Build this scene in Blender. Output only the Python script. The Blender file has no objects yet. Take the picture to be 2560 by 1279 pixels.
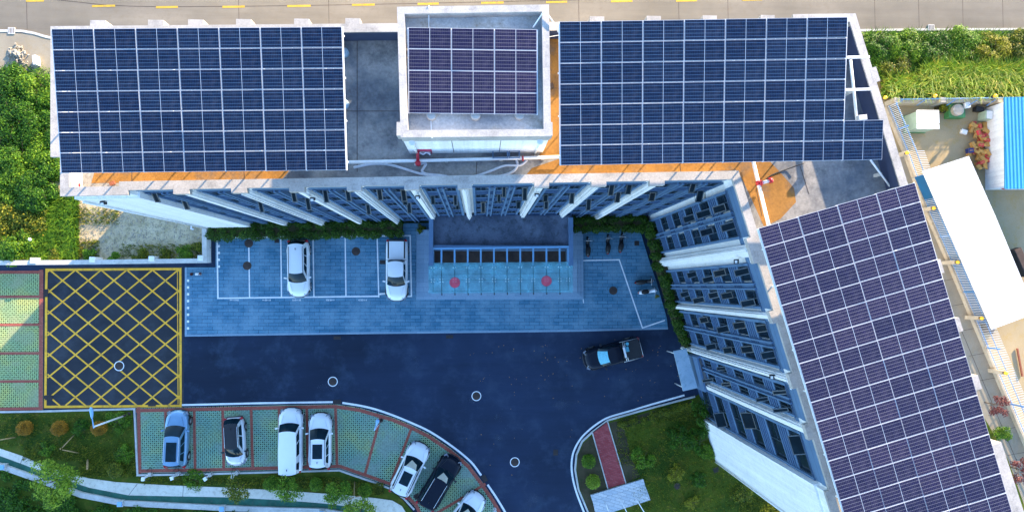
import bpy, math, random
import numpy as np
from mathutils import Vector, Matrix, Quaternion
random.seed(7)
sc = bpy.context.scene
COL = sc.collection
R = math.radians
# ------------------------------------------------------------------ camera
FPX = 1707.0; CX, CY = 1280.0, 639.5; CAMH = 59.0
VPX, VPY = 1200.0, 717.0
nad = Vector((VPX-CX, CY-VPY, -FPX)).normalized()
CQ = nad.rotation_difference(Vector((0, 0, -1)))
cd = bpy.data.cameras.new('camera'); cam = bpy.data.objects.new('camera', cd); COL.objects.link(cam)
cam.location = (0, 0, CAMH); cam.rotation_mode = 'QUATERNION'; cam.rotation_quaternion = CQ
cd.sensor_width = 36; cd.lens = FPX/2560*36; cd.clip_end = 2000; cd.clip_start = .5
sc.camera = cam
def P(px, py, z=0.0):
    d = CQ @ Vector((px-CX, CY-py, -FPX))
    t = (z-CAMH)/d.z
    return Vector((d.x*t, d.y*t, z))
def PX(w):
    d = CQ.inverted() @ (Vector(w)-Vector((0, 0, CAMH)))
    return (CX+d.x/-d.z*FPX, CY-d.y/-d.z*FPX)
# ------------------------------------------------------------------ materials
def newmat(name):
    m = bpy.data.materials.new(name); m.use_nodes = True
    nt = m.node_tree; return m, nt, nt.nodes['Principled BSDF']
def rgba(c): return (c[0], c[1], c[2], 1)
def noise_node(nt, scale, detail=4, rough=.55, stretch=None):
    tc = nt.nodes.new('ShaderNodeTexCoord')
    n = nt.nodes.new('ShaderNodeTexNoise'); n.inputs['Scale'].default_value = scale
    n.inputs['Detail'].default_value = detail; n.inputs['Roughness'].default_value = rough
    if stretch:
        mp = nt.nodes.new('ShaderNodeMapping'); mp.inputs['Scale'].default_value = stretch
        nt.links.new(tc.outputs['Object'], mp.inputs['Vector']); nt.links.new(mp.outputs['Vector'], n.inputs['Vector'])
    else: nt.links.new(tc.outputs['Object'], n.inputs['Vector'])
    return n.outputs['Fac']
def ramp(nt, fac, stops):
    r = nt.nodes.new('ShaderNodeValToRGB'); el = r.color_ramp.elements
    while len(el) < len(stops): el.new(.5)
    for e, (p, c) in zip(el, stops): e.position = p; e.color = rgba(c)
    nt.links.new(fac, r.inputs['Fac']); return r.outputs['Color']
def mixc(nt, fac, a, b, mode='MIX'):
    m = nt.nodes.new('ShaderNodeMix'); m.data_type = 'RGBA'; m.blend_type = mode
    for s, v in ((m.inputs[0], fac), (m.inputs[6], a), (m.inputs[7], b)):
        if isinstance(v, (int, float)): s.default_value = v
        elif isinstance(v, tuple): s.default_value = rgba(v)
        else: nt.links.new(v, s)
    return m.outputs[2]
def bump(nt, bs, fac, strength=.3, dist=.02):
    b = nt.nodes.new('ShaderNodeBump'); b.inputs['Strength'].default_value = strength; b.inputs['Distance'].default_value = dist
    nt.links.new(fac, b.inputs['Height']); nt.links.new(b.outputs['Normal'], bs.inputs['Normal'])
def plain(name, c, rough=.6, var=.12, scale=3, metal=0, coat=0, spec=.5):
    m, nt, bs = newmat(name)
    f = noise_node(nt, scale, 5, .6)
    lo = tuple(x*(1-var) for x in c); hi = tuple(min(1, x*(1+var)) for x in c)
    nt.links.new(ramp(nt, f, [(.3, lo), (.7, hi)]), bs.inputs['Base Color'])
    bs.inputs['Roughness'].default_value = rough; bs.inputs['Metallic'].default_value = metal
    bs.inputs['Coat Weight'].default_value = coat; bs.inputs['Specular IOR Level'].default_value = spec
    return m
def blotch(name, c1, c2, c3, s1=.35, s2=4, rough=.85, stains=None, fine=30, lo=.35, hi=.65, tracks=None):
    """weathered surface: big patches between c1 and c2, mid stains to c3, fine grain"""
    m, nt, bs = newmat(name)
    a = ramp(nt, noise_node(nt, s1, 4, .6), [(lo, c1), (hi, c2)])
    f2 = ramp(nt, noise_node(nt, s2, 6, .7), [(.5, (0, 0, 0)), (.75, (1, 1, 1))])
    b = mixc(nt, f2, a, c3)
    g = ramp(nt, noise_node(nt, fine, 3, .7), [(.3, (.8, .8, .8)), (.7, (1.15, 1.15, 1.15))])
    c = mixc(nt, 1.0, b, g, 'MULTIPLY')
    if tracks:
        tr = ramp(nt, noise_node(nt, .5, 5, .7, tracks), [(.35, (.88, .88, .88)), (.5, (1, 1, 1)), (.66, (1.09, 1.09, 1.07))])
        c = mixc(nt, 1.0, c, tr, 'MULTIPLY')
    nt.links.new(c, bs.inputs['Base Color']); bs.inputs['Roughness'].default_value = rough
    bs.inputs['Specular IOR Level'].default_value = .25
    bump(nt, bs, noise_node(nt, fine, 3), .25, .01)
    return m
def brickmat(name, c1, c2, mortar, bw, rh, ang=0, offset=.5, msize=.012, var=None, rough=.8):
    m, nt, bs = newmat(name)
    tc = nt.nodes.new('ShaderNodeTexCoord'); mp = nt.nodes.new('ShaderNodeMapping')
    mp.inputs['Rotation'].default_value = (0, 0, ang)
    nt.links.new(tc.outputs['Object'], mp.inputs['Vector'])
    b = nt.nodes.new('ShaderNodeTexBrick'); nt.links.new(mp.outputs['Vector'], b.inputs['Vector'])
    b.inputs['Color1'].default_value = rgba(c1); b.inputs['Color2'].default_value = rgba(c2)
    b.inputs['Mortar'].default_value = rgba(mortar); b.inputs['Scale'].default_value = 1
    b.inputs['Mortar Size'].default_value = msize; b.inputs['Brick Width'].default_value = bw
    b.inputs['Row Height'].default_value = rh; b.offset = offset; b.inputs['Bias'].default_value = -.1
    col = b.outputs['Color']
    if var:
        f = ramp(nt, noise_node(nt, .45, 5, .65), [(.42, (0, 0, 0)), (.7, (1, 1, 1))])
        mm = nt.nodes.new('ShaderNodeMath'); mm.operation = 'MULTIPLY'; mm.inputs[1].default_value = .6
        nt.links.new(f, mm.inputs[0]); col = mixc(nt, mm.outputs[0], col, var)
        # scuffs and drag marks
        f3 = ramp(nt, noise_node(nt, 1.6, 7, .8, (3, 1, 1)), [(.6, (0, 0, 0)), (.72, (1, 1, 1))])
        m3 = nt.nodes.new('ShaderNodeMath'); m3.operation = 'MULTIPLY'; m3.inputs[1].default_value = .45
        nt.links.new(f3, m3.inputs[0]); col = mixc(nt, m3.outputs[0], col, tuple(min(1, x*1.5) for x in var))
    g = ramp(nt, noise_node(nt, 14, 4, .7), [(.3, (.8, .8, .8)), (.7, (1.15, 1.15, 1.15))])
    nt.links.new(mixc(nt, 1.0, col, g, 'MULTIPLY'), bs.inputs['Base Color'])
    bs.inputs['Roughness'].default_value = rough; bs.inputs['Specular IOR Level'].default_value = .25
    return m
def pavermat(name='grass_paver', tint=(1, 1, 1)):
    m, nt, bs = newmat(name)
    tc = nt.nodes.new('ShaderNodeTexCoord'); mp = nt.nodes.new('ShaderNodeMapping')
    mp.inputs['Rotation'].default_value = (0, 0, R(45)); mp.inputs['Scale'].default_value = (1, 1, 0)
    nt.links.new(tc.outputs['Object'], mp.inputs['Vector'])
    v = nt.nodes.new('ShaderNodeTexVoronoi'); v.inputs['Scale'].default_value = 4.3; v.inputs['Randomness'].default_value = 0.04
    nt.links.new(mp.outputs['Vector'], v.inputs['Vector'])
    ring = ramp(nt, v.outputs['Distance'], [(.0, (.012, .03, .02)), (.24, (.015, .035, .02)), (.30, (.34, .47, .37)), (.46, (.28, .40, .33)), (.56, (.09, .15, .12))])
    cvar = ramp(nt, noise_node(nt, .5, 4, .6), [(.35, (.75, .95, .9)), (.5, (.95, 1.05, .85)), (.68, (1.3, 1.15, .7))])
    c = mixc(nt, 1.0, ring, cvar, 'MULTIPLY')
    silt = ramp(nt, noise_node(nt, .42, 5, .6), [(.47, (0, 0, 0)), (.62, (.8, .8, .8))])
    c = mixc(nt, silt, c, (.22, .30, .26))
    g = ramp(nt, noise_node(nt, 9, 4, .7), [(.3, (.7, .7, .7)), (.7, (1.25, 1.25, 1.25))])
    nt.links.new(mixc(nt, 1.0, mixc(nt, 1.0, c, g, 'MULTIPLY'), tint, 'MULTIPLY'), bs.inputs['Base Color'])
    bs.inputs['Roughness'].default_value = .9; bs.inputs['Specular IOR Level'].default_value = .2
    return m
def leafmat(name, dark, mid, light, accent=None, rough=.55):
    m, nt, bs = newmat(name)
    g = nt.nodes.new('ShaderNodeNewGeometry')
    stops = [(0, dark), (.5, mid), (.9, light)]
    if accent: stops.append((1, accent))
    a = ramp(nt, g.outputs['Random Per Island'], stops)
    f = ramp(nt, noise_node(nt, 1.3, 3, .6), [(.3, (.6, .65, .6)), (.7, (1.3, 1.25, 1.1))])
    c = mixc(nt, 1.0, a, f, 'MULTIPLY')
    nt.links.new(c, bs.inputs['Base Color']); bs.inputs['Roughness'].default_value = rough
    bs.inputs['Specular IOR Level'].default_value = .25
    tr = nt.nodes.new('ShaderNodeBsdfTranslucent'); nt.links.new(c, tr.inputs['Color'])
    mx = nt.nodes.new('ShaderNodeMixShader'); mx.inputs[0].default_value = .3
    nt.links.new(bs.outputs[0], mx.inputs[1]); nt.links.new(tr.outputs[0], mx.inputs[2])
    nt.links.new(mx.outputs[0], nt.nodes['Material Output'].inputs['Surface'])
    return m
def glassmat(name, c, rough=.05, alpha=1, spec=.35):
    m, nt, bs = newmat(name)
    f = noise_node(nt, 1.5, 2)
    nt.links.new(ramp(nt, f, [(.3, tuple(x*.7 for x in c)), (.7, tuple(x*1.3 for x in c))]), bs.inputs['Base Color'])
    bs.inputs['Roughness'].default_value = rough; bs.inputs['Specular IOR Level'].default_value = spec
    bs.inputs['Alpha'].default_value = alpha
    return m
def cellmat(name, A1, A2, G1, G2):
    m, nt, bs = newmat(name)
    tc = nt.nodes.new('ShaderNodeTexCoord'); mp = nt.nodes.new('ShaderNodeMapping'); mp.inputs['Location'].default_value = (5.46, 2.73, 0)
    nt.links.new(tc.outputs['Object'], mp.inputs['Vector'])
    def br(bw, rh, ms, c1, c2, mo):
        b = nt.nodes.new('ShaderNodeTexBrick'); nt.links.new(mp.outputs['Vector'], b.inputs['Vector'])
        b.offset = 0; b.inputs['Scale'].default_value = 1; b.inputs['Brick Width'].default_value = bw; b.inputs['Row Height'].default_value = rh
        b.inputs['Mortar Size'].default_value = ms; b.inputs['Mortar Smooth'].default_value = .1
        for k_, v_ in (('Color1', c1), ('Color2', c2), ('Mortar', mo)): b.inputs[k_].default_value = rgba(v_)
        return b.outputs['Color']
    base = br(.091, .182, .004, A1, A2, G1)
    rows = br(40, .182, .008, (0, 0, 0), (0, 0, 0), G2)
    oi = nt.nodes.new('ShaderNodeObjectInfo')
    v = ramp(nt, oi.outputs['Random'], [(0, (.75, .80, .88)), (.5, (.97, 1, 1)), (1, (1.25, 1.18, 1.12))])
    dust = ramp(nt, noise_node(nt, 2.2, 4, .6), [(.45, (0, 0, 0)), (.8, (.07, .07, .07))])
    c = mixc(nt, 1.0, mixc(nt, 1.0, base, rows, 'LIGHTEN'), v, 'MULTIPLY')
    c = mixc(nt, dust, c, (.25, .22, .2))
    nt.links.new(c, bs.inputs['Base Color'])
    bs.inputs['Roughness'].default_value = .12; bs.inputs['Specular IOR Level'].default_value = .32
    return m
def corrugated(name, c, ang, pitch=.25, rough=.45, strength=.8):
    m, nt, bs = newmat(name)
    tc = nt.nodes.new('ShaderNodeTexCoord'); mp = nt.nodes.new('ShaderNodeMapping')
    mp.inputs['Rotation'].default_value = (0, 0, ang)
    nt.links.new(tc.outputs['Object'], mp.inputs['Vector'])
    w = nt.nodes.new('ShaderNodeTexWave'); w.inputs['Scale'].default_value = .314/pitch; w.bands_direction = 'X'
    nt.links.new(mp.outputs['Vector'], w.inputs['Vector'])
    f = ramp(nt, noise_node(nt, 1.2, 5, .7), [(.35, tuple(x*.88 for x in c)), (.65, c)])
    nt.links.new(f, bs.inputs['Base Color']); bs.inputs['Roughness'].default_value = rough
    bump(nt, bs, w.outputs['Color'], strength, .04)
    return m
M = {}
M['asphalt'] = blotch('asphalt', (.010, .019, .040), (.020, .037, .080), (.036, .060, .105), .06, .45, .85, lo=.38, hi=.62, tracks=(.25, 2.2, 1))
m_d, nt_d, bs_d = newmat('dusty_asphalt'); M['dusty_asphalt'] = m_d
bs_d.inputs['Base Color'].default_value = (.085, .115, .175, 1); bs_d.inputs['Roughness'].default_value = .9
nt_d.links.new(ramp(nt_d, noise_node(nt_d, .55, 6, .7), [(.46, (0, 0, 0)), (.72, (.42, .42, .42))]), bs_d.inputs['Alpha'])
M['concrete_road'] = blotch('concrete_road', (.165, .145, .115), (.225, .195, .155), (.185, .155, .115), .15, 2.0, .85, tracks=(.12, 1.5, 1))
M['concrete'] = blotch('concrete', (.26, .225, .17), (.33, .285, .21), (.29, .23, .14), .3, 1.5, .85)
M['yard'] = blotch('yard_concrete', (.32, .25, .14), (.38, .30, .18), (.36, .25, .09), .25, 1.2, .85)
M['pathway'] = blotch('pathway', (.66, .61, .50), (.76, .71, .60), (.48, .42, .32), .5, 3.5, .85)
M['gravel'] = blotch('gravel', (.42, .34, .21), (.56, .47, .31), (.20, .18, .07), .5, 1.6, .95, fine=7)
M['soil'] = blotch('soil', (.05, .04, .02), (.09, .07, .04), (.03, .05, .015), .8, 3, .95)
M['lawn'] = blotch('lawn', (.026, .060, .004), (.085, .115, .008), (.15, .115, .018), .28, 1.3, .95, fine=12)
M['scrub_ground'] = blotch('scrub_ground', (.03, .06, .01), (.05, .09, .012), (.10, .11, .02), .5, 2.5, .95, fine=8)
M['roof'] = blotch('roof_concrete', (.12, .135, .16), (.30, .29, .28), (.06, .065, .08), .25, .7, .8, fine=6, lo=.42, hi=.58)
M['ochre'] = blotch('ochre_sunlit_roof', (.24, .115, .026), (.34, .165, .04), (.12, .10, .085), .5, .55, .8, fine=8)  # ochre stain with the sun's orange put into the colour
M['roof_pale'] = blotch('roof_pale', (.30, .32, .34), (.66, .65, .62), (.30, .26, .20), .5, 1.0, .8, fine=9)
M['porch_roof'] = blotch('porch_roof', (.06, .08, .12), (.13, .16, .22), (.03, .04, .05), .5, 1.8, .85, fine=9)
M['white_wall'] = blotch('white_wall', (.78, .78, .77), (.84, .83, .82), (.68, .67, .65), .4, 2.2, .7, tracks=(5, 5, .12))
M['parapet'] = blotch('parapet_coping', (.37, .35, .33), (.47, .44, .415), (.25, .24, .23), .6, 1.6, .8, fine=14)
M['inner_shade'] = plain('dark_shaded_face', (.03, .045, .10), .6, .15, 2)  # shade of the parapet inner faces, put into the colour
M['grey_wall'] = plain('grey_wall', (.085, .165, .285), .7, .12, 1.2)
M['grey_rib'] = plain('grey_rib', (.05, .10, .19), .7, .12, 1.2)
M['window_glass'] = glassmat('window_glass', (.008, .018, .03), .1, 1, .10)
M['sash_glass'] = glassmat('sash_glass', (.006, .014, .022), .3, 1, .02)
M['window_frame'] = plain('window_frame', (.03, .05, .07), .4, .1, 5)
M['plaza'] = brickmat('plaza_stone', (.055, .175, .275), (.11, .255, .36), (.02, .07, .13), .85, .30, 0, .5, .018, (.23, .37, .46))
M['steps'] = brickmat('step_stone', (.22, .33, .43), (.27, .38, .48), (.15, .22, .30), 1.2, .4, 0, .5, .008)
M['stone_slab'] = brickmat('pale_slab', (.48, .52, .56), (.62, .62, .62), (.28, .30, .34), .8, .27, R(17), .5, .015)
M['red_brick'] = brickmat('red_paver', (.38, .08, .055), (.46, .12, .085), (.16, .08, .06), .22, .11, 0)
M['red_brick_path'] = brickmat('red_paver_path', (.36, .05, .055), (.46, .10, .10), (.15, .06, .06), .30, .14, R(15))
M['paver'] = pavermat(); M['paver_west_lit'] = pavermat('grass_paver_west_lit', (1.45, 1.12, .72))  # west copy is yellower: sunlight on that lot put into the tint
M['white_line'] = blotch('white_paint', (.80, .81, .82), (.90, .90, .90), (.58, .60, .62), 1.5, 5, .7)
M['yellow_line'] = blotch('yellow_paint', (.90, .42, .03), (.97, .50, .045), (.34, .20, .05), .9, 2.6, .7)
M['kerb'] = blotch('kerb_concrete', (.48, .47, .44), (.60, .58, .54), (.40, .38, .34), 1, 5, .8)
M['iron'] = blotch('cast_iron', (.05, .035, .03), (.09, .06, .05), (.03, .03, .03), 2, 8, .8)
M['dark'] = plain('dark_metal', (.015, .016, .02), .6)
M['alu'] = plain('aluminium_frame', (.50, .52, .56), .4, .04, 4)
M['steel_white'] = plain('white_painted_steel', (.78, .79, .80), .4, .08, 4)
M['steel_blue'] = plain('blue_grey_steel', (.16, .36, .58), .4, .08, 4)
M['rail_blue'] = plain('blue_rail', (.06, .22, .5), .4, .1, 4)
M['shed_blue'] = plain('shed_blue', (.004, .085, .22), .55, .15, 1)
M['cell'] = cellmat('solar_cell', (.002, .006, .022), (.0035, .010, .034), (.028, .058, .12), (.07, .13, .22))
M['cell_purple_sheen'] = cellmat('solar_cell_purple_sheen', (.008, .006, .028), (.013, .010, .040), (.085, .082, .12), (.18, .165, .19))  # same modules; their purple reflection is put into the cell colour
M['red_paint'] = plain('red_paint', (.45, .012, .03), .4, .15, 4)
M['pink_red'] = plain('pink_red_paint', (.50, .03, .09), .45, .15, 4)
M['hose'] = plain('canvas_hose', (.62, .64, .70), .8, .1, 5)
M['brown'] = plain('timber_stake', (.36, .24, .11), .8, .25, 6)
M['bark'] = plain('bark', (.12, .08, .05), .9, .3, 8)
M['rust'] = plain('rusty_brick', (.22, .07, .04), .9, .3, 6)
M['lamp_yellow'] = plain('amber_globe', (.85, .50, .03), .25, .06, 3)
M['lamp_blue'] = plain('lamp_blue', (.22, .45, .72), .35, .06, 3)
M['beige_wall'] = blotch('beige_wall', (.38, .33, .26), (.48, .42, .33), (.33, .25, .15), .6, 3, .8)
M['white_sheet'] = corrugated('white_roof_sheet', (.66, .67, .70), R(21), .32)
M['blue_sheet'] = corrugated('blue_roof_sheet', (.012, .22, .42), 0, .32, .4, 1.0)
M['cardboard'] = plain('cardboard', (.50, .27, .07), .85, .2, 6)
M['box_red'] = plain('red_printed_box', (.60, .05, .06), .7, .2, 6)
M['box_navy'] = plain('navy_box', (.02, .03, .14), .6, .2, 6)
M['box_white'] = plain('white_box', (.75, .74, .72), .7, .1, 6)
M['cab_green'] = plain('pale_green_metal', (.36, .46, .34), .5, .1, 3)
M['cab_dkgreen'] = plain('green_metal', (.06, .22, .07), .5, .1, 3)
M['green_net'] = blotch('green_painted_strip', (.022, .10, .07), (.035, .15, .105), (.09, .13, .10), 1.2, 5, .8)
M['rubble'] = blotch('rubble_stone', (.32, .28, .21), (.46, .42, .35), (.28, .22, .16), 2, 6, .9)
M['canopy_glass'] = glassmat('canopy_glass', (.16, .46, .54), .15, .42)
M['sticker'] = plain('red_disc', (.62, .07, .12), .5, .2, 2)
M['canopy_slab'] = blotch('metal_canopy', (.28, .40, .50), (.38, .50, .60), (.20, .30, .38), 1, 3, .6)
M['rubber'] = plain('rubber', (.012, .012, .013), .8)
M['rim'] = plain('alloy_rim', (.42, .43, .45), .3, .1, 6, .8)
M['car_glass'] = glassmat('car_glass', (.006, .02, .03), .03, 1, .15)
M['shade_screen'] = plain('windscreen_shade_or_reflection', (.55, .52, .40), .6, .1, 3)
M['paint_white'] = plain('white_car_paint', (.80, .81, .82), .25, .02, 2, 0, .8)
M['paint_blue'] = plain('blue_grey_car_paint', (.17, .32, .48), .3, .06, 2, .3, .9)
M['paint_black'] = plain('black_car_paint', (.004, .008, .018), .2, .1, 2, 0, .15, .15)
M['paint_silver'] = plain('pale_car_paint', (.66, .67, .70), .28, .03, 2, .1, .8)
M['trim'] = plain('black_trim', (.012, .013, .016), .4)
M['lamp_red'] = plain('tail_lamp', (.42, .01, .015), .2)
M['lamp_clear'] = plain('headlamp', (.22, .24, .28), .1, .2, 10)
M['chrome'] = plain('chrome', (.6, .62, .65), .15, .05, 3, 1)
M['bed_and_sky_blue'] = plain('bed_goods_and_sky_blue', (.10, .42, .55), .5, .3, 9)  # pickup bed goods, and the painted sky reflection on its windscreen
LEAF = {
 'deep': leafmat('leaf_deep', (.010, .045, .003), (.035, .12, .006), (.10, .22, .012)),
 'green': leafmat('leaf_green', (.025, .09, .004), (.09, .21, .010), (.21, .34, .02)),
 'bright': leafmat('leaf_bright', (.07, .16, .01), (.20, .32, .02), (.38, .48, .04)),
 'yellow': leafmat('leaf_yellow', (.09, .12, .006), (.24, .24, .015), (.42, .38, .03)),
 'orange': leafmat('leaf_orange', (.12, .10, .008), (.38, .17, .010), (.54, .24, .015)),
 'olive': leafmat('leaf_olive', (.03, .06, .004), (.10, .14, .01), (.27, .28, .02), (.40, .28, .02)),
 'red': leafmat('leaf_red', (.06, .012, .02), (.15, .035, .04), (.24, .09, .08)),
 'reed': leafmat('leaf_reed', (.05, .15, .006), (.19, .32, .015), (.42, .46, .04), (.58, .42, .08)),
 'hedge': leafmat('leaf_hedge', (.010, .04, .003), (.03, .09, .006), (.08, .16, .010)),
}
# ------------------------------------------------------------------ mesh builder
class MB:
    def __init__(s): s.v = []; s.f = []; s.m = []; s.cur = 0; s.sm = []; s.smooth = False
    def add(s, vs, fs):
        o = len(s.v); s.v.extend([tuple(x) for x in vs])
        for f in fs: s.f.append(tuple(i+o for i in f)); s.m.append(s.cur); s.sm.append(s.smooth)
        return s
    def prism(s, poly, z0, z1, bottom=False):
        n = len(poly); p = [(q[0], q[1]) for q in poly]
        a = sum(p[i][0]*p[(i+1) % n][1]-p[(i+1) % n][0]*p[i][1] for i in range(n))
        if a < 0: p = p[::-1]
        vs = [(x, y, z0) for x, y in p]+[(x, y, z1) for x, y in p]
        fs = [tuple(range(n, 2*n))]+[(i, (i+1) % n, n+(i+1) % n, n+i) for i in range(n)]
        if bottom: fs.append(tuple(range(n-1, -1, -1)))
        return s.add(vs, fs)
    def flat(s, poly, z):
        n = len(poly); p = [(q[0], q[1]) for q in poly]
        a = sum(p[i][0]*p[(i+1) % n][1]-p[(i+1) % n][0]*p[i][1] for i in range(n))
        if a < 0: p = p[::-1]
        return s.add([(x, y, z) for x, y in p], [tuple(range(n))])
    def box(s, c, size, rz=0, mat=None):
        hx, hy, hz = size[0]/2, size[1]/2, size[2]/2
        ca, sa = math.cos(rz), math.sin(rz); vs = []
        for z in (-hz, hz):
            for x, y in ((-hx, -hy), (hx, -hy), (hx, hy), (-hx, hy)):
                v = Vector((x, y, z))
                if mat is not None: v = mat @ v
                else: v = Vector((x*ca-y*sa, x*sa+y*ca, z))
                vs.append(v+Vector(c))
        return s.add(vs, [(3, 2, 1, 0), (4, 5, 6, 7), (0, 1, 5, 4), (1, 2, 6, 5), (2, 3, 7, 6), (3, 0, 4, 7)])
    def obox(s, o, a, b, c):     # corner + three edge vectors
        o, a, b, c = map(Vector, (o, a, b, c))
        if a.cross(b).dot(c) < 0: a, b = b, a
        vs = [o, o+a, o+a+b, o+b, o+c, o+a+c, o+a+b+c, o+b+c]
        return s.add(vs, [(3, 2, 1, 0), (4, 5, 6, 7), (0, 1, 5, 4), (1, 2, 6, 5), (2, 3, 7, 6), (3, 0, 4, 7)])
    def bar(s, p, q, w, h):
        p, q = Vector(p), Vector(q); d = (q-p)
        if d.length < 1e-6: return s
        u = d.normalized(); up = Vector((0, 0, 1))
        if abs(u.dot(up)) > .98: up = Vector((0, 1, 0))
        r = u.cross(up).normalized(); t = r.cross(u)
        return s.obox(p-r*w/2-t*h/2, d, r*w, t*h)
    def tube(s, pts, r, n=8, caps=True):
        pts = [Vector(p) for p in pts]; vs = []; fs = []; rs = r if isinstance(r, (list, tuple)) else [r]*len(pts)
        ref = Vector((0, 0, 1))
        for i, p in enumerate(pts):
            d = (pts[min(i+1, len(pts)-1)]-pts[max(i-1, 0)]).normalized()
            rf = ref if abs(d.dot(ref)) < .95 else Vector((0, 1, 0))
            a = d.cross(rf).normalized(); b = d.cross(a)
            for k in range(n):
                t = 2*math.pi*k/n; vs.append(p+(a*math.cos(t)+b*math.sin(t))*rs[i])
        for i in range(len(pts)-1):
            for k in range(n):
                k2 = (k+1) % n; fs.append((i*n+k, (i+1)*n+k, (i+1)*n+k2, i*n+k2))
        if caps: fs.append(tuple(range(n))); fs.append(tuple(range(len(pts)*n-1, (len(pts)-1)*n-1, -1)))
        o = s.smooth; s.smooth = True; s.add(vs, fs); s.smooth = o; return s
    def lathe(s, c, prof, n=20):
        c = Vector(c); vs = []; fs = []
        for r, z in prof:
            for k in range(n):
                t = 2*math.pi*k/n; vs.append(c+Vector((r*math.cos(t), r*math.sin(t), z)))
        for i in range(len(prof)-1):
            for k in range(n):
                k2 = (k+1) % n; fs.append((i*n+k, i*n+k2, (i+1)*n+k2, (i+1)*n+k))
        m = len(prof)-1
        fs.append(tuple(m*n+k for k in range(n))); fs.append(tuple(n-1-k for k in range(n)))
        return s.add(vs, fs)
    def ribbon(s, pts, w, z0, z1=None):
        """strip of width w along 2-D points, flat at z0 or extruded z0..z1"""
        pts = [Vector((p[0], p[1])) for p in pts]; L = []; Rr = []
        for i, p in enumerate(pts):
            if i == 0: d = (pts[1]-p).normalized(); k = 1
            elif i == len(pts)-1: d = (p-pts[i-1]).normalized(); k = 1
            else:
                d1 = (p-pts[i-1]).normalized(); d2 = (pts[i+1]-p).normalized(); d = (d1+d2).normalized()
                k = 1/max(.5, d.dot(d1))
            nn = Vector((-d.y, d.x))*w/2*k; L.append(p+nn); Rr.append(p-nn)
        n = len(pts)
        if z1 is None:
            vs = [(q.x, q.y, z0) for q in L]+[(q.x, q.y, z0) for q in Rr]
            return s.add(vs, [(n+i, n+i+1, i+1, i) for i in range(n-1)])
        vs = [(q.x, q.y, z1) for q in L]+[(q.x, q.y, z1) for q in Rr]+[(q.x, q.y, z0) for q in L]+[(q.x, q.y, z0) for q in Rr]
        fs = []
        for i in range(n-1):
            fs += [(n+i, n+i+1, i+1, i), (i, i+1, 2*n+i+1, 2*n+i), (n+i+1, n+i, 3*n+i, 3*n+i+1)]
        fs += [(0, 2*n, 3*n, n), (n-1, 2*n-1, 4*n-1, 3*n-1)]
        return s.add(vs, fs)
    def build(s, name, mats, parent=None, origin=None, bevel=0):
        if not isinstance(mats, (list, tuple)): mats = [mats]
        me = bpy.data.meshes.new(name)
        o = Vector(origin) if origin is not None else Vector((0, 0, 0))
        me.from_pydata([(v[0]-o.x, v[1]-o.y, v[2]-o.z) for v in s.v], [], s.f)
        me.materials.clear()
        for m in mats: me.materials.append(m)
        me.polygons.foreach_set('material_index', s.m); me.polygons.foreach_set('use_smooth', s.sm)
        me.update()
        ob = bpy.data.objects.new(name, me); COL.objects.link(ob)
        if parent is not None: ob.parent = parent
        elif origin is not None: ob.location = o
        if bevel:
            b = ob.modifiers.new('bevel', 'BEVEL'); b.width = bevel; b.segments = 2; b.limit_method = 'ANGLE'
        return ob
def tag(o, label=None, cat=None, group=None, kind=None):
    if label: o['label'] = label
    if cat: o['category'] = cat
    if group: o['group'] = group
    if kind: o['kind'] = kind
    return o
def thing(name, label, cat, loc=(0, 0, 0), rz=0, group=None):
    o = bpy.data.objects.new(name, None); COL.objects.link(o); o.location = loc; o.rotation_euler = (0, 0, rz)
    return tag(o, label, cat, group)
def struct(name, mb, m, origin=None): return tag(mb.build(name, m, None, origin), kind='structure')
def dup(root, loc, rz=None, label=None, group=None, scale=None):
    r = root.copy(); COL.objects.link(r); r.location = loc
    if rz is not None: r.rotation_euler = (0, 0, rz)
    if label: r['label'] = label
    if group: r['group'] = group
    if scale: r.scale = (scale,)*3
    for ch in list(root.children):
        c = ch.copy(); COL.objects.link(c); c.parent = r
        for g in ch.children:
            d = g.copy(); COL.objects.link(d); d.parent = c
    return r
def pp(pts, z=0): return [P(x, y, z) for x, y in pts]
def densify(pts, n=6):
    """Catmull-Rom"""
    out = []; p = [Vector(q) for q in pts]; p = [p[0]*2-p[1]]+p+[p[-1]*2-p[-2]]
    for i in range(1, len(p)-2):
        for k in range(n):
            t = k/n
            out.append(.5*((2*p[i])+(-p[i-1]+p[i+1])*t+(2*p[i-1]-5*p[i]+4*p[i+1]-p[i+2])*t*t+(-p[i-1]+3*p[i]-3*p[i+1]+p[i+2])*t**3))
    out.append(p[-2]); return out
# ------------------------------------------------------------------ world + sun
w = bpy.data.worlds.new('World'); sc.world = w; w.use_nodes = True
nt = w.node_tree; bg = nt.nodes['Background']
sky = nt.nodes.new('ShaderNodeTexSky'); sky.sky_type = 'NISHITA'; sky.sun_disc = False
SUN = Vector((.645, .765, 0)).normalized(); EL = R(15.5)
sky.sun_elevation = EL; sky.sun_rotation = math.atan2(SUN.x, SUN.y)
sky.ozone_density = 3.2; sky.dust_density = .3; sky.air_density = 1.0
nt.links.new(sky.outputs[0], bg.inputs['Color']); bg.inputs['Strength'].default_value = .15
ld = bpy.data.lights.new('sun', 'SUN'); ld.energy = 3.3; ld.angle = R(.5); ld.color = (1, .77, .50)
lo = bpy.data.objects.new('sun', ld); COL.objects.link(lo)
lo.rotation_euler = Vector((SUN.x*math.cos(EL), SUN.y*math.cos(EL), math.sin(EL))).to_track_quat('Z', 'Y').to_euler()
lo.location = (40, 50, 80)
sc.view_settings.view_transform = 'Standard'; sc.view_settings.look = 'None'
sc.view_settings.exposure = 2.45; sc.view_settings.gamma = 1
sc.cycles.use_adaptive_sampling = True
try: sc.cycles.use_denoising = True
except Exception: pass
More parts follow.
